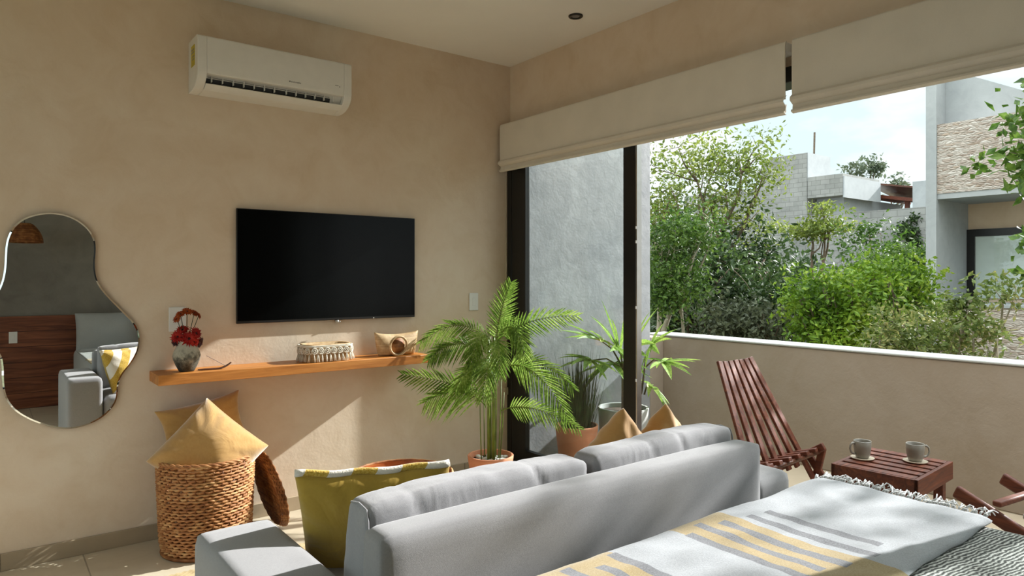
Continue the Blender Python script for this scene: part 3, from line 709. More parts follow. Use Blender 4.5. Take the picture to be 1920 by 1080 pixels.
# straw clutch with round ring handle
cl = empty('straw_clutch', (-.955, -.115, SZ)); tag(cl, 'tan straw clutch bag with a round ring handle at the right end of the shelf', 'bag')
prf = [(0, .0), (.55, .0), (.95, .012), (1.0, .04), (.80, .09), (.48, .118), (.30, .130), (.26, .130), (.26, .10)]
G = []
for i in range(49):
    a = 2*pi*i/48; cu, su = cos(a), sin(a); row = []
    for k, z in prf:
        wx = .118+.030*min(1, z/.13); dy = .052*k
        ex = abs(cu)**.7*math.copysign(1, cu); ey = abs(su)**.8*math.copysign(1, su)
        zz = z*(1+.10*abs(ex)**3-.04*(1-abs(ex)))
        row.append((ex*wx*(1 if k > .2 else (0 if k == 0 else 1)), ey*dy, zz))
    G.append(row)
cb_ = MB().grid(G, closed_u=True); cb_.build('bag_body', M['straw'], cl, smooth=True)
MB().tube([(-.02+.056*cos(q), -.064-.006*sin(q), .060+.056*sin(q)) for q in [2*pi*j/28 for j in range(28)]], .0072, 10, closed=True).build('ring_handle', M['straw'], cl, smooth=True)
MB().lathe([(0, 0), (.044, 0), (.045, .004), (0, .007)], n=24).xform(frame((-.02, -.052, .062), (1, 0, 0), (0, 0, 1))).build('flap_disc', M['dark_wicker'], cl, smooth=True)

# ------------------------------------------------------------------ wavy mirror
mo = [(25, 230), (38, 185), (60, 150), (92, 122), (130, 105), (175, 94), (220, 90), (262, 94), (300, 103), (338, 120), (370, 142), (396, 168), (415, 200), (422, 235), (421, 270), (417, 310), (419, 350), (426, 382), (440, 412), (466, 446), (500, 482), (530, 512), (560, 542), (584, 566), (602, 594), (613, 622), (616, 655), (611, 688), (602, 714), (588, 740), (570, 766), (547, 792), (530, 820), (522, 845), (520, 872), (518, 900), (508, 932), (480, 968), (450, 993), (420, 1011), (378, 1029), (330, 1041), (290, 1044), (250, 1041), (200, 1029), (150, 1012), (108, 992), (70, 968), (42, 940), (22, 905), (12, 870), (8, 820), (8, 775), (2, 730), (-16, 700), (-44, 672), (-66, 630), (-74, 580), (-66, 530), (-46, 490), (-22, 455), (-2, 420), (12, 380), (20, 330), (22, 280)]
def onwall(px, py, y):
    d = F_+R_*((px-960)/FPX); t_ = (y-CAM.y)/d.y; return CAM.x+d.x*t_, CAM.z-(py-520)/FPX*t_
mo3 = [onwall(x/2.348, 360+y/2.348, -.022) for x, y in mo]
def smooth_loop(p, it=2):
    for _ in range(it):
        q = []
        for i in range(len(p)):
            a, b = p[i], p[(i+1) % len(p)]; q += [(a[0]*.75+b[0]*.25, a[1]*.75+b[1]*.25), (a[0]*.25+b[0]*.75, a[1]*.25+b[1]*.75)]
        p = q
    return p
mo3 = smooth_loop(mo3, 2); mcx = sum(p[0] for p in mo3)/len(mo3); mcz = sum(p[1] for p in mo3)/len(mo3)
mr = empty('wall_mirror', (mcx, 0, mcz)); tag(mr, 'wavy organic shaped frameless mirror on the tan wall', 'mirror')
def inset(loop, d):
    n = len(loop); out = []
    for i in range(n):
        a, b, c = loop[i-1], loop[i], loop[(i+1) % n]
        t_ = Vector((c[0]-a[0], c[1]-a[1])).normalized(); out.append((b[0]+t_.y*-d*sgn, b[1]+t_.x*d*sgn))
    return out
area = sum(mo3[i-1][0]*mo3[i][1]-mo3[i][0]*mo3[i-1][1] for i in range(len(mo3))); sgn = 1 if area > 0 else -1
loc = [(x-mcx, z-mcz) for x, z in mo3]; ins = inset(loc, .007); n = len(loc)
MB().add([(x, -.022, z) for x, z in ins], [tuple(range(n)) if sgn > 0 else tuple(reversed(range(n)))]).build('glass_face', M['mirror'], mr)
bz = MB(); bz.grid([[(ins[i][0], -.022, ins[i][1]), (loc[i][0], -.018, loc[i][1])] for i in range(n)], closed_u=True); bz.build('bevelled_rim', M['mirror'], mr, smooth=True)
bz = MB(); bz.grid([[(loc[i][0], -.018, loc[i][1]), (loc[i][0], -.0005, loc[i][1])] for i in range(n)], closed_u=True); bz.build('backing', M['bezel'], mr, smooth=True)
# ------------------------------------------------------------------ wicker hamper, cushions on it, woven tray
HB = Vector((-2.075, -.262, 0)); HH = .455
hb = empty('wicker_hamper', HB); tag(hb, 'tall round brown wicker hamper standing by the wall under the shelf', 'basket')
m = MB(); nst = 34
def hr(z): return .196+.020*(z/HH)**.8-.01*max(0, .06-z)/.06
rows = 31
for i in range(rows):
    z = .012+(HH-.03)*i/(rows-1); r = hr(z); pts = []
    nn = nst*2
    for k in range(nn):
        a = 2*pi*k/nn+.03*sin(i); w = .0062*(1 if (k+i) % 2 else -1)
        pts.append(((r+w)*cos(a), (r+w)*sin(a), z+.0012*sin(k*1.7+i)))
    m.tube(pts, .0062, 5, closed=True)
m.build('woven_strands', M['wicker'], hb, smooth=True)
m = MB()
for k in range(nst):
    a = 2*pi*k/nst; m.tube([((hr(z)-.001)*cos(a), (hr(z)-.001)*sin(a), z) for z in (.005, .15, .3, HH-.01)], .004, 6)
m.lathe([(.0, .006), (.184, .006), (.184, .010), (0, .010)], n=32)
m.build('stakes', M['dark_wicker'], hb, smooth=True)
m = MB()
for j in range(3):
    m.tube([((hr(HH)+.004*sin(k*.9+j*2.1))*cos(2*pi*k/90), (hr(HH)+.004*sin(k*.9+j*2.1))*sin(2*pi*k/90), HH-.008+.006*cos(k*.9+j*2.1)) for k in range(90)], .0055, 6, closed=True)
m.build('braided_rim', M['wicker'], hb, smooth=True)
m = MB().tube([((hr(.02)+.006)*cos(2*pi*k/40), (hr(.02)+.006)*sin(2*pi*k/40), .010) for k in range(40)], .009, 8, closed=True); m.build('foot_ring', M['dark_wicker'], hb, smooth=True)
# front gold cushion: one corner up, leaning back on the wall
_rh = Vector((.955, -.295, 0)); _up = Vector((0, 0, 1))*.93+Vector((.295, .955, 0))*.36; _c = radians(3)
_r2 = _rh*cos(_c)+_up*sin(_c); _u2 = _up*cos(_c)-_rh*sin(_c)
make_pillow('gold_cushion', .40, .26, M['gold'], frame(at(392, 850, 3.36), _r2-_u2, _r2+_u2), 'gold velvet cushion with a peaked corner on top of the wicker hamper, in front', seed=3, wr=.022, pinch=.045, group='gold velvet cushions on the hamper')
make_pillow('gold_cushion', .43, .11, M['gold'], frame((-2.045, -.075, .565), (1, .0, .17), (-.1, .16, 1)), 'gold velvet cushion leaning on the wall behind the peaked one on the hamper', seed=8, wr=.016, size_y=.26, pinch=.14, group='gold velvet cushions on the hamper')
# woven disc leaning beside
tr = empty('woven_tray', (-1.80, -.20, 0)); tag(tr, 'round dark brown woven tray leaning against the right side of the hamper', 'tray')
def trm(mb): return mb.xform(frame((-1.756, -.215, .205), (0, 1, 0), (-.24, 0, 1)) )
m = MB()
for k in range(19):
    r = .01+k*.0095; m.tube([(r*cos(2*pi*q/48), r*sin(2*pi*q/48), -.008*(k/19)**2+.0015*(1 if (q+k) % 2 else -1)) for q in range(48)], .0052, 5, closed=True)
trm(m).build('tray_base', M['dark_wicker'], None, smooth=True).parent = None
ob = COL.objects[-1]; ob.parent = tr; ob.matrix_parent_inverse = tr.matrix_world.inverted() if False else Matrix.Translation((1.80, .20, 0))
m = MB()
for k in range(4):
    r = .186+k*.005; m.tube([(r*cos(2*pi*q/60), r*sin(2*pi*q/60), .006*k+.002*(1 if (q+k) % 2 else -1)) for q in range(60)], .0058, 6, closed=True)
trm(m); ob = m.build('tray_rim', M['dark_wicker'], None, smooth=True); ob.parent = tr; ob.matrix_parent_inverse = Matrix.Translation((1.80, .20, 0))
# ------------------------------------------------------------------ rug, round wooden table
def rug():
    x0, x1, y0, y1 = -2.34, -.62, -2.3, -.515; m = MB(); P = []
    nx, ny = 130, 130
    for i in range(nx+1):
        P.append([(x0+(x1-x0)*i/nx, y0+(y1-y0)*j/ny, .008+.0025*(1 if (i+j) % 2 else -1)*(0 < i < nx and 0 < j < ny)-(.007 if i in (0, nx) or j in (0, ny) else 0)) for j in range(ny+1)])
    m.grid(P)
    o = m.build('jute_rug', M['jute'], smooth=True); tag(o, 'natural braided jute rug on the tiled floor beside the sofa', 'rug')
rug()
ct = empty('round_table', (-1.36, -.93, 0.011)); tag(ct, 'low round wooden tray table between the sofa and the wall shelf', 'table')
MB().lathe([(0, .345), (.225, .345), (.232, .35), (.236, .375), (.240, .375), (.242, .34), (.235, .330), (0, .330)], n=48, cap0=False, cap1=False).build('tray_top', M['traywood'], ct, smooth=True, angle=40)
m = MB().tube([(.240*cos(2*pi*q/60), .240*sin(2*pi*q/60), .375+.001*sin(q*2.5)) for q in range(60)], .006, 8, closed=True); m.build('rim', M['wicker'], ct, smooth=True)
for k in range(4):
    a = pi/4+k*pi/2; MB().tube([(.16*cos(a), .16*sin(a), .33), (.20*cos(a), .20*sin(a), 0)], [.016, .011], 10).build('leg', M['traywood'], ct, smooth=True)

# ------------------------------------------------------------------ sofa
SX0, SX1, SY0, SY1 = -2.485, -.60, -2.50, -1.79
so = empty('sofa', ((SX0+SX1)/2, (SY0+SY1)/2, 0.008)); tag(so, 'light grey fabric two seat sofa facing the television wall', 'sofa')
ox, oy = (SX0+SX1)/2, (SY0+SY1)/2
def spart(name, mb, x, y, z, mat=None, **k):
    o = mb.build(name, mat or M['sofa'], so, smooth=True, **k); o.location = (x-ox, y-oy, z-.008); return o
AW = .215
spart('armrest', softbox(AW, SY1-SY0-.02, .50, .024, (.004, .004, .006), (12, 26, 16)), SX0+AW/2, (SY0+SY1)/2, .112)
spart('armrest', softbox(AW, SY1-SY0-.02, .50, .024, (.004, .004, .006), (12, 26, 16)), SX1-AW/2, (SY0+SY1)/2+.01, .112)
BX0, BX1 = -2.263, -.815
spart('backrest', softbox(BX1-BX0, .10, .638, .020, (.003, .004, .006), (44, 8, 24), .0025, 3, 4), (BX0+BX1)/2, SY0+.05, .112)
spart('seat_base', softbox(BX1-BX0-.01, SY1-SY0-.15, .20, .02, (0, 0, 0), (20, 12, 8)), (BX0+BX1)/2, SY0+.14+(SY1-SY0-.15)/2, .112)
sw = (BX1-BX0)/2-.004
for k in range(2):
    c = spart('seat_cushion', softbox(sw, SY1-SY0-.15, .16, .04, (.003, .004, .018), (20, 16, 8), .003, 6, k), BX0+.002+sw*(k+.5)+.004*k, SY0+.14+(SY1-SY0-.15)/2, .314, M['sofa_cushion'])
def backcushion(x0, x1, seed, lean, ztop):
    """thin at the top, thick at the seat; crisp boxed edges with a seam round each end"""
    w = x1-x0; H = ztop-.475; mb = softbox(w, .17, H, .020, (.006, .014, .004), (60, 12, 26), .005, 9, seed)
    def shape(p):
        x, y, z = p; t_ = max(0, z/H); u = x/(w/2)
        y = (y+.085)*(1-.42*t_**1.5)-.085+.012*t_; z += .005*sin(u*3.4+seed)*t_
        z -= .010*t_*max(0, abs(u)-.86)/.14*(1 if (u > 0) == (seed == 2) else .8)
        for c_, a_ in (((-.62, .004), (.46, .006)) if seed == 2 else ((-.30, .003), (.12, .004))):
            q = u-c_-.10*(1-t_)+.05*sin(t_*5+seed); y -= a_*exp(-(q/.035)**2)*-1*t_ if y < 0 else 0; z -= .003*exp(-(q/.03)**2)*t_**4
        return (x, y, z)
    mb.v = [shape(p) for p in mb.v]
    c = spart('back_cushion', mb, (x0+x1)/2, SY0+.188, .477, M['sofa_cushion'])
    for sx_ in ((-1,) if seed == 2 else (1,)):
        pts = [shape((sx_*(w/2-.002), -.083, z)) for z in (.03, H*.5, H-.03)]+[shape((sx_*(w/2-.002), -.070, H-.005)), shape((sx_*(w/2-.002), 0, H+.002)), shape((sx_*(w/2-.002), .07, H-.006))]
        q = MB().tube(pts, .0026, 6).build('piping', M['seam'], c, smooth=True)
    return c
for (x0, x1, sd, zt) in ((-2.240, -1.530, 2, .792), (-1.505, -.822, 7, .792)):
    c = backcushion(x0, x1, sd, 0, zt)
# piping seams: backrest top edges and arm ends
def seam(pts, parent=so): 
    m = MB().tube([(x-ox, y-oy, z-.008) for x, y, z in pts], .0028, 6); return m.build('piping', M['seam'], parent, smooth=True)
for x in (SX0+.08, SX1-.08):
    for y in (SY0+.08, SY1-.08):
        MB().tube([(x-ox, y-oy, .115-.008), (x-ox, y-oy, .004-.0)], [.022, .016], 12).build('leg', M['darkwood'], so, smooth=True)
# cushions on the sofa
oc = make_pillow('olive_cushion', .44, .16, [M['olive'], M['stripes']], frame((-2.035, -2.02, .585), (.44, -.235, .015), (-.20, -.36, 1)), 'olive throw cushion with a striped woven edge in the sofa corner by the left arm', seed=5, wr=.014, pinch=.05)
# thick woven border on the top edge
bd = MB(); h_ = .22
pts = [(u*h_*.97, h_*(1-.05*(1-u*u))-.003, .004*sin(u*9)) for u in [-1+2*k/24 for k in range(25)]]
bd.tube(pts, .0105, 8); e_ = bd.build('woven_edge', M['stripes'], smooth=True); e_.parent = oc
make_pillow('gold_cushion', .35, .17, M['gold'], frame((-1.10, -2.09, .612), (.68, .10, -.62), (.62, -.12, .72)), 'gold cushion, left of the pair standing corner up at the right end of the sofa', seed=11, wr=.022, group='gold cushions at the right end of the sofa')
make_pillow('gold_cushion', .35, .17, M['gold'], frame((-.845, -2.07, .600), (.70, .14, -.60), (.60, -.10, .74)), 'gold cushion, right of the pair standing corner up at the right end of the sofa', seed=14, wr=.022, group='gold cushions at the right end of the sofa')

# ------------------------------------------------------------------ bed, coverlet, throw
bedx0, bedx1, bedy0, bedy1 = -2.20, -.62, -4.62, -2.56
bed = empty('bed', ((bedx0+bedx1)/2, (bedy0+bedy1)/2, 0)); tag(bed, 'large bed with dark wooden base behind the sofa', 'bed')
bx, by = (bedx0+bedx1)/2, (bedy0+bedy1)/2
MB().box(bedx0-bx, bedx1-bx, bedy0-by, bedy1-by, .02, .28).build('bed_base', M['darkwood'], bed, bevel=.01)
o = softbox(bedx1-bedx0, bedy1-bedy0, .31, .07, (.0, .0, .0), (24, 30, 10)).build('mattress', M['grey_pillow'], bed, smooth=True); o.location = (0, 0, .281)
def drape(name, x0, x1, y0, y1, zt, zb_foot, zb_side, mat, thick, seed, wr=.006, rc=.07, nx=90, ny=90, side=True, foot=True, soft=0):
    """cloth lying on the bed: flat on top, bending down over the foot (y1) and the window side (x1)"""
    P = []
    fold = (zt-zb_foot) if foot else 0; sfold = (zt-zb_side) if side else 0
    Ly = (y1-y0)+fold; Lx = (x1-x0)+sfold
    def bend(s, L, edge):          # arc-length s along; beyond the flat part it goes round a quarter circle and down
        flat = L-rc
        if s <= flat: return s, 0
        q = s-flat; arc = rc*pi/2
        if q < arc: a = q/rc; return flat+rc*sin(a), -(rc-rc*cos(a))
        return flat+rc, -rc-(q-arc)
    for i in range(nx+1):
        row = []
        for j in range(ny+1):
            sx = Lx*i/nx; sy = Ly*j/ny
            ax, dz1 = bend(sx, x1-x0, 1); ay, dz2 = bend(sy, y1-y0, 1)
            x = x0+ax; y = y0+ay; z = zt+min(0, max(dz1+dz2, zb_side-zt))
            w = nz3((x*1.0, y*1.3, z), 4.5, seed)*wr+nz3((x, y, z), 12, seed+5)*wr*.35
            z += w*(1 if dz1 > -.02 and dz2 > -.02 else .3)
            x += (0 if dz1 > -.02 else abs(w)*2); y += (0 if dz2 > -.02 else abs(w)*1.5)
            row.append((x, y, z))
        P.append(row)
    m = MB().grid(P, flip=False); o = m.build(name, mat, smooth=True)
    sd = o.modifiers.new('solid', 'SOLIDIFY'); sd.thickness = thick; sd.offset = 1
    return o, P
cv, _ = drape('bed_coverlet', bedx0-.02, bedx1+.015, -4.05, bedy1+.01, .597, .40, .32, M['coverlet'], .005, 2, .004, .06)
tag(cv, 'black and white ribbed coverlet spread over the bed under the throw', 'bedspread')
# the throw hangs over the foot end and reaches the window side edge with its fringe
def throw():
    nx, ny = 110, 60; x0, x1 = -2.24, -.625; y0, yb = -3.13, -2.555; P = []
    for i in range(nx+1):
        row = []; u = i/nx; x = x0+(x1-x0)*u
        ys = y0+.012*sin(u*9)-.02*(1-u)**2+.02*nz3((x, 0, 0), 3, 9)
        for j in range(ny+1):
            v = j/ny; L = (yb-ys)+.30; s = L*v; flat = (yb-ys)-.075
            if s <= flat: y = ys+s; z = 0
            else:
                q = s-flat; arc = .075*pi/2
                if q < arc: y = ys+flat+.075*sin(q/.075); z = -.075+.075*cos(q/.075)
                else: y = ys+flat+.075; z = -.075-(q-arc)
            z += .616+.009*nz3((x, y, z), 4, 3)+.005*nz3((x, y*1.6, z), 11, 6)+.010*exp(-((x+.62)/.15)**2)*(z > -.02)
            if s < .02: z -= .009*(1-s/.02)
            z -= .006*max(0, (x+.72)/.1)
            if z < .5: y += .006*sin(x*31)
            row.append((x, min(y, -2.5075), z))
        P.append(row)
    o = MB().grid(P).build('bed_throw', M['throw'], smooth=True); sd = o.modifiers.new('solid', 'SOLIDIFY'); sd.thickness = .007; sd.offset = 0
    tag(o, 'white throw with ochre bands, grey bars and a knotted fringe across the bed foot', 'throw blanket')
    rnd = random.Random(12); row = P[-1]
    for k in range(76):
        j = 1+int(k*(ny*.72)/76); p = Vector(row[j]).lerp(Vector(row[j+1]), (k*(ny*.72)/76) % 1); L = rnd.uniform(.04, .065); a = rnd.uniform(-.5, .5); lift = rnd.uniform(-.2, .55)
        d = Vector((cos(a), sin(a), 0)); m = MB()
        kn = p+d*.010+Vector((0, 0, .006))
        e = kn+d*L*.6+Vector((0, 0, L*lift*.35)); e2 = e+d*L*.35+Vector((0, 0, -L*.35))
        m.tube([p-d*.004, kn, e, e2], [.002, .003, .0022, .0014], 6)
        m.tube([kn-d*.004, kn, kn+d*.005], [.002, .0042, .002], 7)
        if rnd.random() < .55:
            s_ = Vector((-d.y, d.x, 0))*rnd.uniform(-.5, .5); m.tube([kn, e+s_*L*.4+Vector((0, 0, .004)), e2+s_*L*.8+Vector((0, 0, .012))], [.0022, .002, .0013], 5)
        m.build('fringe_tassel', M['white_fringe'], o, smooth=True)
    return o
throw()
make_pillow('bed_pillow', .68, .20, M['grey_pillow'], frame((-1.86, -4.50, .74), (1, 0, 0), (0, -.18, 1)), 'grey bed pillow against the wooden headboard on the mirror side', 'pillow', 21, .012, .03, .44, 'grey bed pillows')
make_pillow('bed_pillow', .68, .20, M['grey_pillow'], frame((-1.08, -4.50, .74), (1, 0, 0), (0, -.18, 1)), 'grey bed pillow against the wooden headboard on the window side', 'pillow', 22, .012, .03, .44, 'grey bed pillows')
make_pillow('yellow_pillow', .40, .15, M['gold'], frame((-1.44, -4.33, .735), (1, 0, 0), (0, -.25, 1)), 'yellow cushion in front of the grey bed pillows seen in the mirror', 'cushion', 23)
plate2 = plate(-2.70, .72, .07, .115, 'white socket on the dark wooden headboard seen in the mirror', 'wall plate', False); plate2.location.y = YB+.03; plate2.rotation_euler.z = pi
pl = empty('woven_lamp', (-2.62, -4.36, 1.66)); tag(pl, 'woven pendant lamp hanging beside the bed, seen in the mirror', 'lamp')
m = MB()
for k in range(22):
    z = .18*k/21; r = .05+.10*sin(pi*.5*(1-k/21.0))**.7; m.tube([(r*cos(2*pi*q/30), r*sin(2*pi*q/30), z) for q in range(30)], .0052, 5, closed=True)
m.build('lamp_shade', M['dark_wicker'], pl, smooth=True); MB().tube([(0, 0, .17), (0, 0, Zc-1.66)], .003, 6).build('lamp_cord', M['black_plastic'], pl)
MB().lathe([(0, 0), (.055, 0), (.055, .02), (0, .02)], n=20).xform(Matrix.Translation((0, 0, Zc-1.66-.021))).build('canopy', M['black_plastic'], pl)

# ------------------------------------------------------------------ plants in pots
def pot(root, r, h, mat, wall=.012, taper=.72, lip=0):
    MB().lathe([(0, .0), (r*taper, 0), (r*taper+.004, .004), (r-.002, h-.02), (r, h-.004), (r-.003, h), (r-wall, h-.001), (r-wall-.004, h-.03), (r*taper*.98, h*.5), (0, h*.5)], n=44, cap0=False, cap1=False).build('pot', mat, root, smooth=True, angle=50)
def blade(m, base, tip, w, up, fold=.25, droop=.0, seg=3):
    """narrow leaflet with a folded midrib"""
    base = Vector(base); tip = Vector(tip); d = tip-base; L = d.length; dn = d.normalized(); side = dn.cross(Vector(up)); side = side.normalized() if side.length > 1e-4 else dn.orthogonal().normalized(); nn = side.cross(dn)
    rows = []
    for i in range(seg+1):
        t_ = i/seg; ww = w*(.55+.45*sin(min(1, t_*2.2)*pi/2))*(1-t_**2.5) if t_ < 1 else 0
        c = base+d*t_+Vector((0, 0, -droop*L*t_*t_)); rows.append((c-side*ww/2+nn*ww*fold, c, c+side*ww/2+nn*ww*fold))
    o = len(m.v)
    for r3 in rows: m.v += [tuple(p) for p in r3]
    for i in range(seg):
        for k in range(2):
            a = o+i*3+k; m.f.append((a, a+1, a+4, a+3)); m.mi.append(m.cur)
def frond(root, base, mid, tip, leaf, mat, origin, n=26, seed=0, stemmat=None, plane=None, wid=.011, hang=.35):
    rnd = random.Random(seed); base, mid, tip = Vector(base)-origin, Vector(mid)-origin, Vector(tip)-origin
    def Q(t_): return base*(1-t_)**2+mid*2*t_*(1-t_)+tip*t_*t_
    m = MB(); pts = [Q(k/12) for k in range(13)]; m.cur = 1; m.tube(pts, [.0042*(1-k/14) for k in range(13)], 6); m.cur = 0
    for k in range(n):
        t_ = .16+.84*k/(n-1); p = Q(t_); d = (Q(min(1, t_+.02))-Q(t_-.02)).normalized()
        up = Vector(plane) if plane else Vector((0, 0, 1)); s = d.cross(up); s = s.normalized() if s.length > .05 else R_.copy(); upv = s.cross(d)
        env = (sin(pi*(.12+.80*t_))**.75)*.95+.12
        for sg in (-1, 1):
            L = leaf*env*rnd.uniform(.9, 1.08); ang = radians(58-26*t_)+rnd.uniform(-.06, .06)
            q = p+d*cos(ang)*L+s*sg*sin(ang)*L+upv*L*rnd.uniform(.08, .22)-Vector((0, 0, L*hang*rnd.uniform(.6, 1.1)))
            blade(m, p, q, wid*rnd.uniform(.85, 1.1), upv, .3, .10, 3)
    return m.build('frond', [mat, stemmat or M['cane']], root)
PO = Vector((-.50, -.46, 0))
pa = empty('areca_palm', PO); tag(pa, 'green feathery palm in a terracotta pot in the corner beside the glass door', 'potted plant')
pot(pa, .140, .245, M['terracotta'], taper=.74)
MB().lathe([(0, .212), (.124, .210), (.124, .19), (0, .19)], n=24, cap0=False, cap1=False).build('soil', M['soil'], pa, smooth=True)
rnd = random.Random(5)
for k in range(34):
    a = rnd.uniform(0, 2*pi); r = .112*sqrt(rnd.random()); s = rnd.uniform(.009, .018); m = MB(); 
    bm = bmesh.new(); bmesh.ops.create_icosphere(bm, subdivisions=2, radius=1)
    m.v = [(v.co.x*s*1.2+r*cos(a), v.co.y*s+r*sin(a), v.co.z*s*.7+.216+rnd.random()*0) for v in bm.verts]; m.f = [tuple(v.index for v in f.verts) for f in bm.faces]; m.mi = [0]*len(m.f); bm.free()
    m.build('pebble', M['pebble'], pa, smooth=True)
canes = [(-.055, -.02, 905, .62, .0032), (-.038, .03, 912, .66, .0032), (-.012, -.01, 921, .95, .0085), (.0, .02, 924, 1.0, .0055), (.018, -.015, 931, .98, .0095), (.03, .03, 936, .9, .0035), (.048, .0, 945, .7, .0035), (.056, .03, 950, .62, .003)]
for cx, cy, px, zt, r in canes:
    top = at(px, 600, 4.2)-PO; pth = [(R_*cx*1.0+F_*cy+Vector((0, 0, .205))), (R_*((px-925)/FPX*4.2*.6+cx*.4)+F_*cy+Vector((0, 0, .185+(zt-.185)*.5))), (R_*((px-925)/FPX*4.2)+F_*cy*.6+Vector((0, 0, zt)))]
    MB().tube(pth, [r*1.15, r, r*.75], 8).build('cane', M['cane'], pa, smooth=True)
D0 = 4.2
def A(px, py, dd=0): return at(px, py, D0+dd)
_z = Vector((0, 0, 1))
FR = [((930, 655), (934, 590), (957, 532), -.02, -.05, -.03, .115, -F_, .0),
      ((932, 640), (985, 590), (1080, 592), 0, -.05, -.10, .120, -F_+_z*.25, .12),
      ((915, 640), (866, 580), (792, 640), 0, 0, .05, .125, -F_+_z*.7, .40),
      ((916, 665), (860, 622), (806, 672), .0, -.1, -.15, .115, -F_+_z*.5, .35),
      ((915, 738), (850, 716), (757, 702), 0, -.06, -.10, .125, -F_+_z*.3, .10),
      ((910, 760), (868, 715), (800, 752), 0, .05, .0, .15, -F_+_z*.4, .45),
      ((940, 770), (990, 745), (1084, 803), 0, -.08, -.12, .105, -F_+_z*.3, .15),
      ((940, 690), (1000, 660), (1062, 778), 0, -.12, -.2, .14, -F_+_z*.3, .25),
      ((940, 690), (1000, 650), (1072, 726), .0, .0, -.03, .12, -F_+_z*.6, .35),
      ((925, 650), (900, 590), (884, 680), .0, -.12, -.20, .13, -F_+_z*.8, .35),
      ((930, 645), (960, 570), (985, 668), .0, -.10, -.16, .13, -F_+_z*.6, .3),
      ((928, 690), (918, 640), (905, 745), .0, -.16, -.24, .13, -F_+_z*.3, .3),
      ((930, 730), (960, 665), (1010, 740), .0, -.12, -.2, .12, -F_+_z*.5, .35),
      ((925, 700), (893, 660), (855, 728), .0, -.06, -.1, .12, -F_+_z*.6, .4),
      ((930, 660), (932, 600), (938, 700), .0, -.18, -.26, .12, -F_+_z*.2, .3)]
del FR[12]
for i, (b, c, d, da, db, dc, lf, plv, hg) in enumerate(FR):
    frond(pa, A(b[0], b[1], da), A(c[0], c[1], db), A(d[0], d[1], dc), lf, M['palm'], PO, 24, i, M['cane'], plv, .0125, hg)
# small tufts of young leaves at the foot of the crown
# ------------------------------------------------------------------ balcony plants
PB = Vector((.68, -.44, -.004))
pb = empty('balcony_plant', PB); tag(pb, 'lady palm with strappy fan leaves in a tall off-white pot on the balcony', 'potted plant')
pot(pb, .180, .40, M['coping'], taper=.86, wall=.016)
MB().lathe([(0, .372), (.165, .370), (.165, .34), (0, .34)], n=24, cap0=False, cap1=False).build('soil', M['soil'], pb, smooth=True)
DB = (PB-CAM).dot(F_)
def AB(px, py, dd=0): return at(px, py, DB+dd)-PB
def fan(c, stem0, n, L, spread, dirv, seed, mat=None, w=.058, droop=.25):
    L *= 1.3; n += 1; rnd = random.Random(seed); m = MB(); c = Vector(c); m.cur = 1; mid = (Vector(stem0)+c)/2+Vector((0, 0, .04)); m.tube([stem0, mid, c], [.007, .0055, .004], 6); m.cur = 0
    dv = Vector(dirv).normalized(); s = dv.cross(Vector((0, 0, 1))); s = s.normalized() if s.length > .1 else R_.copy(); u = s.cross(dv)
    for k in range(n):
        a = (k/(n-1)-.5)*spread+rnd.uniform(-.08, .08); d = (dv*cos(a)+s*sin(a)+u*rnd.uniform(-.25, .25)).normalized()
        ll = L*rnd.uniform(.8, 1.1); blade(m, c, c+d*ll, w*rnd.uniform(.8, 1.15), u, .25, droop*rnd.uniform(.4, 1.3), 5)
    return m.build('leaf_fan', [mat or M['outleaf'], M['bark']], pb)
top = AB(1168, 690)
MB().tube([(0, 0, .36), Vector((0, 0, .36))*.4+top*.5+Vector((0, 0, .01)), top], [.014, .012, .010], 10).build('stem', M['bark'], pb, smooth=True)
MB().tube([(.05, .03, .36), AB(1205, 740)+F_*.05, AB(1212, 665)], [.010, .008, .006], 8).build('stem', M['bark'], pb, smooth=True)
fan(AB(1128, 640, -.05), top, 8, .26, 3.6, -R_+Vector((0, 0, .6)), 1)
fan(AB(1160, 660, -.1), top, 10, .34, 3.8, -R_*.3+Vector((0, 0, 1)), 2)
fan(AB(1106, 676, -.1), top, 8, .20, 4.0, -R_-F_*.4+Vector((0, 0, .2)), 3)
fan(AB(1150, 684, .05), top, 9, .24, 5.4, -R_-F_*.3-Vector((0, 0, .1)), 4, droop=.5)
fan(AB(1186, 655, .1), top, 9, .30, 3.6, R_*.2+Vector((0, 0, 1)), 5)
fan(AB(1244, 680, -.05), AB(1208, 690), 8, .20, 4.2, R_+Vector((0, 0, .1)), 6)
fan(AB(1222, 648, 0), AB(1208, 690), 7, .18, 4.4, R_*.5+Vector((0, 0, .8)), 7)
fan(AB(1218, 724, 0), AB(1208, 740), 7, .15, 4.0, R_-Vector((0, 0, .4)), 8, droop=.5)
PC = Vector((.335, -.325, -.004))
pc = empty('reed_planter', PC); tag(pc, 'terracotta pot of thin upright green reeds behind the glass on the balcony', 'potted plant')
pot(pc, .15, .30, M['terracotta'], taper=.75)
MB().lathe([(0, .262), (.13, .26), (.13, .22), (0, .22)], n=24, cap0=False, cap1=False).build('soil', M['soil'], pc, smooth=True)
m = MB(); rnd = random.Random(31)
for k in range(230):
    a = rnd.uniform(0, 2*pi); r = .11*sqrt(rnd.random()); b = Vector((r*cos(a), r*sin(a), .25)); t_ = b+Vector((r*cos(a)*.7+rnd.uniform(-.05, .05), r*sin(a)*.7+rnd.uniform(-.05, .05), rnd.uniform(.25, .62)))
    blade(m, b, t_, .010, (cos(a), sin(a), 0), .2, .05, 2)
m.build('reeds', M['lf_dark'], pc)['kind'] = 'stuff'

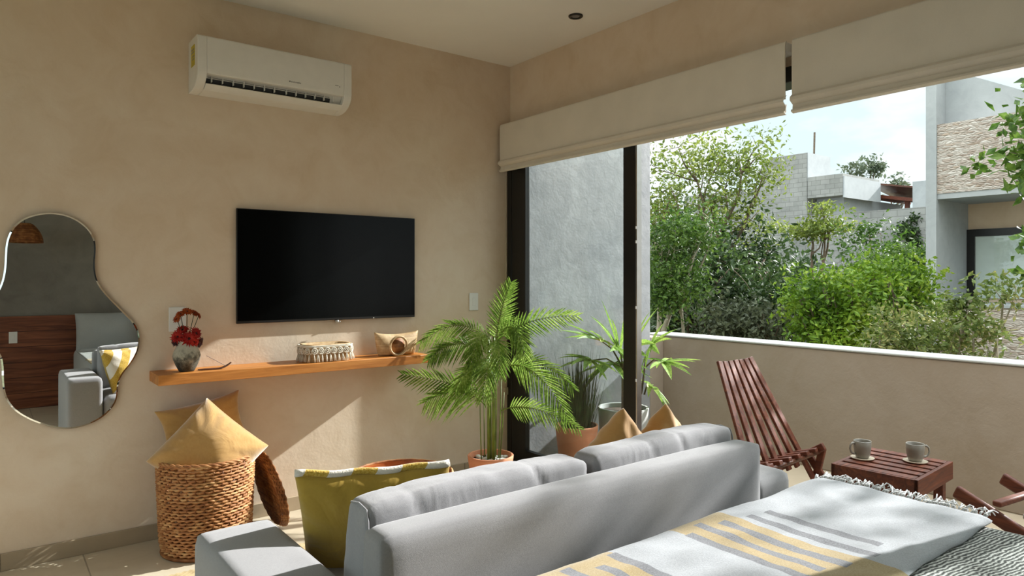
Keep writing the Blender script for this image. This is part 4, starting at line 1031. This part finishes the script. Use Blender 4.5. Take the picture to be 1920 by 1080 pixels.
# ------------------------------------------------------------------ folding stick chairs, side table, mugs
def stick_chair(label, loc, rz):
    root = empty('stick_chair', loc, rz); tag(root, label, 'chair')
    N = 7
    # back: +x is the front of the chair
    for k in range(N):
        f = (k-(N-1)/2)/((N-1)/2); a = Vector((-.235, f*.165, .835-.01*abs(f)+.014*abs(f)**2)); b = Vector((.03, f*.285, .27)); e = b+(b-a).normalized()*(.30 if k in (0, N-1) else .05)
        e.z = max(e.z, .002)
        MB().bar(a, e, .043, .018, (1, 0, .4)).build('back_slat', M['redwood'], root, bevel=.004)
    for k in range(N-1):
        f = (k-(N-2)/2)/((N-2)/2); a = Vector((.135, f*.255, .330)); b = Vector((-.08, f*.235, .262)); e = b
        MB().bar(a, e, .036, .024).build('seat_slat', M['redwood'], root, bevel=.004)
    for s in (-1, 1):
        MB().bar((.15, s*.315, .345), (-.36, s*.30, .012), .024, .045).build('side_rail', M['redwood'], root, bevel=.005)
        MB().bar((.13, s*.34, .325), (.06, s*.335, .012), .022, .042, (1, 0, .2)).build('leg', M['redwood'], root, bevel=.005)
        MB().bar((.03, s*.342, .29), (.24, s*.338, .012), .022, .042, (1, 0, .2)).build('leg', M['redwood'], root, bevel=.005)
    for x, z in ((.115, .303), (.02, .255)):
        w = .35 if x > -.1 else .17
        MB().tube([(x, -w, z), (x, w, z)], .012, 10).build('cross_rod', M['darkwood'], root, smooth=True)
    return root
stick_chair('reddish brown folding stick chair with a tall fanned slat back, left of the side table', (.60, -1.66, -.004), -pi/2+.06)
def cross_chair(label, loc, rz):
    """folding chair with two long side rails and slats that run across the seat; +x is its front"""
    root = empty('slatted_chair', loc, rz); tag(root, label, 'chair')
    for s in (-1, 1):
        MB().bar((.32, s*.20, .370), (-.42, s*.19, .05), .028, .060).build('side_rail', M['redwood'], root, bevel=.010)
        MB().bar((.27, s*.165, .012), (-.22, s*.155, .40), .026, .050).build('leg', M['redwood'], root, bevel=.008)
        MB().bar((-.02, s*.13, .20), (-.40, s*.12, .86), .024, .045, (1, 0, .4)).build('back_post', M['redwood'], root, bevel=.006)
    for x, z, mt in ((.14, .345, 'redwood'), (.05, .305, 'slat_sunlit'), (-.04, .268, 'slat_sunlit'), (-.13, .235, 'slat_sunlit')):
        MB().bar((x, -.23 if mt == 'redwood' else -.175, z+.02), (x, .23 if mt == 'redwood' else .175, z+.02), .036, .026).build('seat_slat', M[mt], root, bevel=.008)
    for k in range(6):
        f = k/5; MB().bar((-.08-.30*f, -.15, .32+.50*f), (-.08-.30*f, .15, .32+.50*f), .018, .040).build('back_slat', M['redwood'], root, bevel=.004)
    return root
cross_chair('dark red slatted folding chair at the right edge of the photo, mostly cut off', (.66, -2.965, -.004), pi/2-.14)
tb = empty('side_table', (.645, -2.29, -.004), radians(4)); tag(tb, 'low slatted reddish brown side table holding two mugs on the balcony', 'table')
TW, TD, TZ = .225, .195, .404
for k in range(6):
    y = -TD+.031+k*(2*TD-.062)/5; MB().box(-TW+.02, TW-.02, y-.023, y+.023, TZ-.018, TZ)
# slats run along the depth (y)
for k in range(6):
    x = -TW+.022+k*(2*TW-.044)/5; MB().box(x-.027, x+.027, -TD+.019, TD-.019, TZ-.018, TZ).build('slat', M['redwood'], tb, bevel=.002)
MB().box(-TW-.018, -TW-.0, -TD, TD, TZ-.088, TZ-.002).build('apron', M['redwood'], tb, bevel=.002)
MB().box(TW+.0, TW+.018, -TD, TD, TZ-.088, TZ-.002).build('apron', M['redwood'], tb, bevel=.002)
MB().box(-TW-.018, TW+.018, -TD-.001, -TD+.018, TZ-.088, TZ-.001).build('apron', M['redwood'], tb, bevel=.002)
MB().box(-TW-.018, TW+.018, TD-.018, TD+.001, TZ-.088, TZ-.001).build('apron', M['redwood'], tb, bevel=.002)
for sx_ in (-1, 1):
    for sy_ in (-1, 1):
        x = sx_*(TW-.03); y = sy_*(TD-.045); MB().box(x-.022, x+.022, y-.022, y+.022, .002, TZ-.03).build('leg', M['redwood'], tb, bevel=.003)
def mug(p, ang, label):
    sc = empty('saucer', p); tag(sc, label[1], 'saucer', 'cream saucers on the side table')
    MB().lathe([(0, .002), (.03, 0), (.052, .004), (.056, .008), (.053, .009), (.03, .005), (0, .005)], n=32, cap0=False, cap1=False).build('dish', M['saucer'], sc, smooth=True)
    r = empty('mug', Vector(p)+Vector((0, 0, .0065)), ang); tag(r, label[0], 'mug', 'grey mugs on the side table')
    MB().lathe([(0, 0), (.027, 0), (.031, .004), (.036, .02), (.041, .055), (.042, .084), (.0405, .086), (.0385, .084), (.037, .05), (.03, .012), (0, .010)], n=36, cap0=False, cap1=False).build('cup', M['mug'], r, smooth=True)
    MB().tube([(.038+.0, 0, .072), (.052, 0, .076), (.064, 0, .066), (.067, 0, .046), (.060, 0, .028), (.046, 0, .020), (.035, 0, .022)], [.0055, .0055, .005, .005, .005, .0055, .006], 8).build('handle', M['mug'], r, smooth=True)
    MB().lathe([(0, .072), (.0365, .072), (.0365, .070), (0, .070)], n=28, cap0=False, cap1=False).build('coffee', M['coffee'], r)
def ontable(px, py):
    d = F_+R_*((px-960)/FPX); t_ = (CAM.z-(TZ-.003))/((py-520)/FPX); p = CAM+d*t_; p.z = TZ-.0035; return p
aR = atan2(R_.y, R_.x)
mug(ontable(1617, 860), aR+pi+.1, ('grey glazed mug with its handle on the left, left one on the side table', 'cream saucer under the left mug on the side table'))
mug(ontable(1716, 866), aR-.1, ('grey glazed mug with its handle on the right, right one on the side table', 'cream saucer under the right mug on the side table'))

#==OUTSIDE==
GZ = -3.2
struct(MB().box(-30, 80, -60, 80, GZ-.2, GZ).build('floor_garden', M['ground']))
# ------------------------------------------------------------------ trees
def leaves(m, c, rad, n, size, rnd, squash=.75, outward=.5, aspect=.45):
    for _ in range(n):
        while True:
            q = Vector((rnd.uniform(-1, 1), rnd.uniform(-1, 1), rnd.uniform(-1, 1)))
            if q.length <= 1: break
        p = c+Vector((q.x*rad, q.y*rad, q.z*rad*squash))
        d = Vector((rnd.gauss(0, 1), rnd.gauss(0, 1), rnd.gauss(-.25, .8))).normalized(); s = d.orthogonal().normalized(); s = (Matrix.Rotation(rnd.uniform(0, 6.28), 3, d) @ s)
        L = size*rnd.uniform(.6, 1.25); w = L*aspect; u = s.cross(d)
        o = len(m.v); m.v += [tuple(p), tuple(p+d*L*.5+s*w*.5+u*w*.12), tuple(p+d*L), tuple(p+d*L*.5-s*w*.5+u*w*.12)]
        m.f += [(o, o+1, o+2), (o, o+2, o+3)]; m.mi += [0, 0]
def tree(name, base, trunkdir, L, r, depth, blobs, nper, size, leafm, barkm, label, seed, cat='tree', group=None, spread=.7, clump=.35, squash=.75, nb=3, aspect=.45, ball=None):
    """blobs: list of (centre, rx, ry, rz, clumps) in world space that make up the crown"""
    rnd = random.Random(seed); base = Vector(base); root = empty(name, base); tag(root, label, cat, group)
    m = MB(); f = MB(); td = Vector(trunkdir).normalized(); fork = td*L
    def limb(a, b, r0, r1, wob, n=6):
        a, b = Vector(a), Vector(b); l = (b-a).length; pts = []; o1 = Vector((rnd.uniform(-1, 1), rnd.uniform(-1, 1), rnd.uniform(-.3, .5)))*wob*l; o2 = Vector((rnd.uniform(-1, 1), rnd.uniform(-1, 1), 0))*wob*l*.5
        for k in range(n+1):
            t_ = k/n; pts.append(a.lerp(b, t_)+o1*sin(pi*t_)+o2*sin(2*pi*t_))
        m.tube(pts, [r0+(r1-r0)*k/n for k in range(n+1)], 6); return pts
    trunk = limb((0, 0, 0), fork, r, r*.8, .05, 8)
    for c, rx, ry, rz, k in blobs:
        c = Vector(c)-base; lp = limb(trunk[rnd.choice((6, 7, 8))], c, r*.5, r*.12, .12, 8)
        subs = []
        for _ in range(max(2, k//8)):
            e = c+Vector((rnd.uniform(-.8, .8)*rx, rnd.uniform(-.8, .8)*ry, rnd.uniform(-.5, .8)*rz)); subs.append(limb(lp[rnd.choice((4, 5, 6, 7))], e, r*.18, r*.06, .12, 5))
        for _ in range(k):
            q = Vector((max(-1.5, min(1.5, rnd.gauss(0, .55))), max(-1.5, min(1.5, rnd.gauss(0, .55))), max(-1.4, min(1.5, rnd.gauss(0, .55)))))
            cc = c+Vector((q.x*rx, q.y*ry, q.z*rz)); rad = clump*rnd.uniform(.45, 1.35); leaves(f, cc, rad, int(nper*rnd.uniform(.5, 1.2)), size, rnd, squash, aspect=aspect)
            if rnd.random() < .6:
                t_ = min((p for sb in subs for p in sb[2:]), key=lambda a: (a-cc).length); limb(t_, cc, r*.05, r*.02, .08, 3)
    m.build('trunk', barkm, root, smooth=True); f.build('foliage', leafm, root); return root
def g(px, py, d): return at(px, py, d)
def gb(px, d):
    p = at(px, 520, d); return Vector((p.x, p.y, GZ))
def k_(px, d): return px/FPX*d       # pixels to metres at depth d
def crown(px, py, wx, wy, d, n, dz=1.0):
    c = g(px, py, d); return (c, k_(wx, d), k_(wx, d)*dz, k_(wy, d), n)
# tall airy tree on the left
tree('airy_tree', gb(1330, 11), (.05, 0, 1), 4.2, .10, 3, [crown(1290, 300, 70, 48, 11, 34), crown(1385, 300, 60, 50, 11, 26), crown(1255, 400, 50, 60, 10.5, 30), crown(1330, 370, 70, 40, 11, 20), crown(1430, 330, 35, 35, 11, 10), crown(1390, 420, 50, 35, 11, 12)],
     48, .085, M['lf_airy'], M['bark'], 'tall airy light green tree rising left above the balcony wall', 1, spread=.55, clump=.42)
tree('feathery_tree', gb(1245, 8.5), (0, .05, 1), 3.4, .09, 3, [crown(1255, 470, 50, 60, 8.5, 40), crown(1270, 540, 50, 35, 8.5, 30), crown(1310, 440, 40, 30, 8.5, 16)],
     70, .07, M['lf_mid'], M['palebark'], 'feathery green tree just right of the grey side wall', 2, spread=.6, clump=.30)
tree('dark_tree', gb(1310, 9.5), (.0, 0, 1), 3.2, .17, 3, [crown(1330, 520, 90, 60, 10, 70), crown(1420, 490, 42, 60, 11, 36), crown(1400, 570, 90, 50, 10, 60), crown(1270, 590, 50, 50, 10, 34), crown(1470, 580, 36, 44, 11, 24)],
     56, .10, M['lf_dark'], M['bark'], 'dark green shady tree low on the left behind the balcony wall', 3, spread=.6, clump=.42)
tree('grey_shrub', gb(1430, 9), (.0, 0, 1), 1.8, .07, 2, [crown(1430, 600, 60, 40, 9, 44), crown(1370, 610, 40, 40, 9, 24)],
     50, .09, M['lf_grey'], M['bark'], 'dusty grey green shrub below the dark tree', 4, 'shrub', clump=.32)
tree('small_canopy_tree', gb(1562, 14.5), (-.12, .0, 1), 4.0, .09, 2, [crown(1520, 432, 40, 20, 14.5, 22), crown(1545, 420, 24, 14, 14.5, 9), crown(1538, 392, 14, 9, 14.5, 4)],
     60, .11, M['lf_airy'], M['bark'], 'small tree with a thin bent trunk and flat crown before the block wall', 5, spread=.9, clump=.42, squash=.5)
tree('leafy_bush', gb(1670, 12.5), (.0, 0, 1), 3.0, .09, 2, [crown(1665, 500, 50, 28, 12.5, 44), crown(1705, 500, 26, 34, 12.5, 20), crown(1630, 440, 30, 24, 13.5, 9)],
     64, .10, M['lf_mid'], M['bark'], 'rounded leafy green bush against the block wall, left of the stone house', 6, 'shrub', clump=.45)
tree('lime_shrub', gb(1600, 8), (.0, 0, 1), 2.6, .08, 2, [crown(1545, 600, 40, 36, 8, 46), crown(1600, 590, 40, 40, 7.8, 44), crown(1650, 580, 36, 36, 8.2, 34), crown(1705, 580, 36, 40, 8, 34), crown(1590, 650, 80, 30, 7.8, 50)]+[crown(px, py, 9, 26, 8+dd, 7) for px, py, dd in ((1497, 560, 0), (1520, 545, .3), (1545, 540, -.2), (1570, 535, .2), (1592, 545, -.3), (1612, 520, .3), (1640, 515, 0), (1660, 525, -.3), (1685, 510, .3), (1708, 520, 0), (1728, 535, .2))],
     52, .08, M['lf_bright'], M['bark'], 'dense bright lime green shrub in the middle behind the balcony wall', 7, 'shrub', clump=.30)
tree('hedge_shrub', gb(1500, 9.5), (.0, 0, 1), 2.4, .09, 2, [crown(1490, 580, 44, 46, 9.5, 44)],
     56, .10, M['lf_dark'], M['bark'], 'dark green shrub left of the lime green one', 8, 'shrub', clump=.36)
fl_t = tree('flowering_shrub', gb(1760, 5), (.0, 0, 1), 2.2, .05, 3, [crown(1680, 645, 60, 24, 5, 24), crown(1770, 655, 80, 20, 5, 24), crown(1660, 600, 30, 24, 5, 9), crown(1815, 570, 26, 22, 4.8, 10), crown(1880, 545, 26, 18, 4.8, 8), crown(1825, 620, 50, 30, 4.8, 16), crown(1735, 610, 30, 40, 5, 8)],
     34, .055, M['lf_pale'], M['palebark'], 'pale flowering shrub with thin stems right behind the balcony wall', 9, 'shrub', spread=.5, clump=.16)
tree('near_tree', (4.55, -3.75, GZ), (.0, .03, 1), 3.3, .14, 3, [((4.35, -1.95, 2.72), .30, .34, .36, 12), ((4.25, -1.85, 2.25), .22, .16, .16, 6), ((4.5, -2.8, 3.1), .9, .7, .8, 44), ((4.6, -3.9, 3.0), 1.1, .9, 1.0, 74), ((4.4, -3.5, 2.1), .6, .9, .5, 34), ((5.6, -3.2, 3.6), .9, .9, .9, 28), ((4.2, -1.95, 1.55), .14, .12, .26, 5), ((4.5, -4.9, 2.9), .9, .8, .9, 36)],
     26, .13, M['lf_mid'], M['bark'], 'broad leaved tree reaching in at the top right corner beyond the balcony', 10, spread=.65, clump=.22, aspect=.5)
tree('far_tree', gb(1625, 42), (0, 0, 1), 7, .2, 2, [crown(1610, 320, 13, 9, 42, 7), crown(1640, 314, 12, 11, 42, 8)], 40, .3, M['lf_far'], M['bark'], 'small far grey green tree on the skyline above the pale block house', 11, group='far trees on the skyline', clump=.6)
tree('far_tree', gb(1682, 40), (0, 0, 1), 7, .2, 2, [crown(1682, 348, 9, 14, 40, 10), crown(1697, 368, 8, 8, 40, 5)], 40, .3, M['lf_far'], M['bark'], 'far grey green tree on the skyline beside the wooden pergola roof', 12, group='far trees on the skyline', clump=.6)
tree('wall_creeper', gb(1712, 21), (0, 0, 1), 5.4, .06, 1, [crown(1708, 428, 9, 22, 21, 16), crown(1716, 455, 10, 14, 21, 8)], 50, .14, M['lf_dark'], M['bark'], 'dark narrow creeper climbing the block wall beside the concrete fin', 13, 'climbing plant', clump=.25)
tree('background_hedge', gb(1400, 19), (0, 0, 1), 3, .1, 2, [crown(1300, 560, 110, 60, 19, 90), crown(1450, 560, 110, 50, 19, 70), crown(1270, 450, 60, 60, 20, 40)], 60, .2, M['lf_dark'], M['bark'], 'dark hedge filling the gap in front of the grey block wall', 14, 'hedge', clump=.7)
# ------------------------------------------------------------------ block wall and pale house
def hbox(name, x0, x1, y0, y1, z0, z1, mat, parent, origin, bevel=0):
    return MB().box(x0-origin.x, x1-origin.x, y0-origin.y, y1-origin.y, z0, z1).build(name, mat, parent, bevel=bevel)
def xat(px, X):     # world y on plane x=X for a picture column, and depth
    d = F_+R_*((px-960)/FPX); t_ = (X-CAM.x)/d.x; return CAM.y+d.y*t_, t_
def zat(py, dep): return CAM.z-(py-520)/FPX*dep
BWX = 19.5
y0_, d0_ = xat(1757, BWX); y1_, d1_ = xat(1200, BWX)
bwz = zat(386, d0_)
bwl = MB().box(BWX, BWX+.25, y0_-1.5, y0_+24, GZ, bwz).build('boundary_wall', M['block_wall']); tag(bwl, 'long grey concrete block boundary wall behind the trees', 'wall')
HX = 25.0
yc, dc_ = xat(1513, HX); yl, dl_ = xat(1427, HX)
ho = Vector((HX, yc, 0)); house = empty('block_house', (HX, yc, GZ)); tag(house, 'pale concrete block house with a square rooftop tower and flat canopy', 'building')
def hb_(name, x0, x1, y0, y1, z0, z1, mat): return MB().box(x0-HX, x1-HX, y0-yc, y1-yc, z0-GZ, z1-GZ).build(name, mat, house)
ztop = zat(286, dc_)
hb_('tower', HX, HX+1.9, yc, yl, 0, ztop, M['block'])
hb_('tower_side', HX+.02, HX+1.9, yc-.03, yc-.001, zat(340, dc_), ztop, M['far_white'])
ym, dm = xat(1380, HX)
hb_('lower_block', HX, HX+6, yl, ym+3.0, 0, zat(352, dl_), M['block'])
# canopy slab: block side, white face
yb2, db2 = xat(1580, HX); 
hb_('canopy_block', HX+.0, HX+3.2, yb2, yc-.03, zat(372, dc_)+.0, zat(333, dc_), M['block'])
yy, dd_ = xat(1580, HX)
hb_('canopy_face', HX+.02, HX+3.2, yb2-.06, yb2-.001, zat(370, db2), zat(330, db2), M['far_white'])
hb_('house_wall', HX+.7, HX+6, yb2+.3, yc-.05, 0, zat(372, dc_), M['far_white'])
ant = MB().tube([(1.3, .4, ztop-GZ), (1.35, .4, ztop-GZ+1.1)], .045, 6); ant.build('antenna_pole', M['bark'], house)
pg = empty('pergola_roof', (HX+4, yb2, GZ)); tag(pg, 'dark timber pergola with reddish beams beside the flat canopy', 'pergola')
za = zat(345, 29); 
pm = MB()
for k in range(6): pm.bar((k*.45-.3, .6, za-GZ-.25-k*.0), (k*.45-.3, -1.3, za-GZ-.62), .10, .14)
pm.build('roof_beams', M['redwood'], pg)
MB().bar((-.6, .2, za-GZ-.42), (2.7, .2, za-GZ-.42), .1, .16).build('cross_beam', M['redwood'], pg)
MB().add([(-.6, .75, za-GZ+.35), (2.4, .75, za-GZ-.1), (2.4, -1.3, za-GZ-.45), (-.6, -1.3, za-GZ-.05), (-.6, .75, za-GZ+.28), (2.4, .75, za-GZ-.17), (2.4, -1.3, za-GZ-.52), (-.6, -1.3, za-GZ-.12)], [(0, 1, 2, 3)[::-1], (4, 5, 6, 7), (0, 1, 5, 4), (1, 2, 6, 5), (2, 3, 7, 6), (3, 0, 4, 7)]).build('roof_cover', M['darkwood'], pg)
for sx_ in (0, 2.3): MB().box(sx_-.08, sx_+.08, -.9, -.74, 0, za-GZ-.5).build('post', M['redwood'], pg)
fw = MB().box(27.5, 32, xat(1745, 27.5)[0]-3, xat(1711, 27.5)[0], GZ, zat(350, 30)).build('white_building', M['far_white']); tag(fw, 'small white flat roofed building just left of the concrete fin', 'building')
# ------------------------------------------------------------------ stone clad house on the right
NX = 8.0
yF, dF = xat(1737.5, NX); yF2, dF2 = xat(1757, NX)
ZT = zat(158, dF)
nh = empty('stone_house', (NX, yF2, GZ)); tag(nh, 'modern neighbouring house with rubble stone bands and a tall concrete fin', 'building')
def nb(name, x0, x1, y0, y1, z0, z1, mat): return MB().box(x0-NX, x1-NX, y0-yF2, y1-yF2, z0-GZ, z1-GZ).build(name, mat, nh)
nb('concrete_fin', NX-.03, NX+3.5, yF2, yF, GZ, ZT+.35, M['concrete'])
zs1 = zat(234, dF2); zs0 = zat(366, dF2)
nb('stone_band', NX, NX+.3, yF2-9, yF2-.001, zs0+.02, zs1, M['stone'])
nb('soffit_slab', NX+.01, NX+3.4, yF2-9, yF2-.001, zs0-.06, zs0+.019, M['concrete'])
zl = zat(574, dF2)
nb('lower_stone_wall', NX, NX+.3, yF2-9, yF2-.001, GZ+.01, zl, M['stone'])
nb('sill', NX-.01, NX+1.3, yF2-9, yF2-.001, zl, zl+.04, M['concrete'])
RX = NX+1.15
nb('recessed_wall', RX, RX+.2, yF2-9, yF2-.001, zl+.04, zs0-.06, M['peach'])
# sloping roof parapet
prf = MB(); w_ = yF2-nh.location.y
zA = ZT+.25; zB = zs1+.02
prf.add([(-.0+x, y, z-GZ) for x in (0.3, 3.2) for y, z in ((0-.001, zB), (0-.001, zA), (-1.35, zat(196, 9.3)), (-9, zat(196, 9.3)-.9 if False else zB+.35), (-9, zB))], [(0, 1, 2, 3, 4), (9, 8, 7, 6, 5), (0, 5, 6, 1), (1, 6, 7, 2), (2, 7, 8, 3), (3, 8, 9, 4), (4, 9, 5, 0)])
prf.build('sloping_parapet', M['concrete'], nh)
# window in the recess
wy1 = xat(1815, RX)[0]; wz1 = zat(431, xat(1815, RX)[1]); wz0 = zl+.10
nb('window_frame', RX-.06, RX-.0, wy1-.11, wy1, wz0, wz1, M['black'])
nb('window_frame', RX-.06, RX-.0, wy1-2.6, wy1-.11, wz1-.11, wz1, M['black'])
nb('window_frame', RX-.06, RX-.0, wy1-2.6, wy1-2.5, wz0, wz1-.11, M['black'])
nb('window_curtain', RX-.03, RX-.012, wy1-2.5, wy1-.11, wz0, wz1-.11, M['curtain'])
nb('window_glass', RX-.045, RX-.04, wy1-2.5, wy1-.11, wz0, wz1-.11, M['glass'])
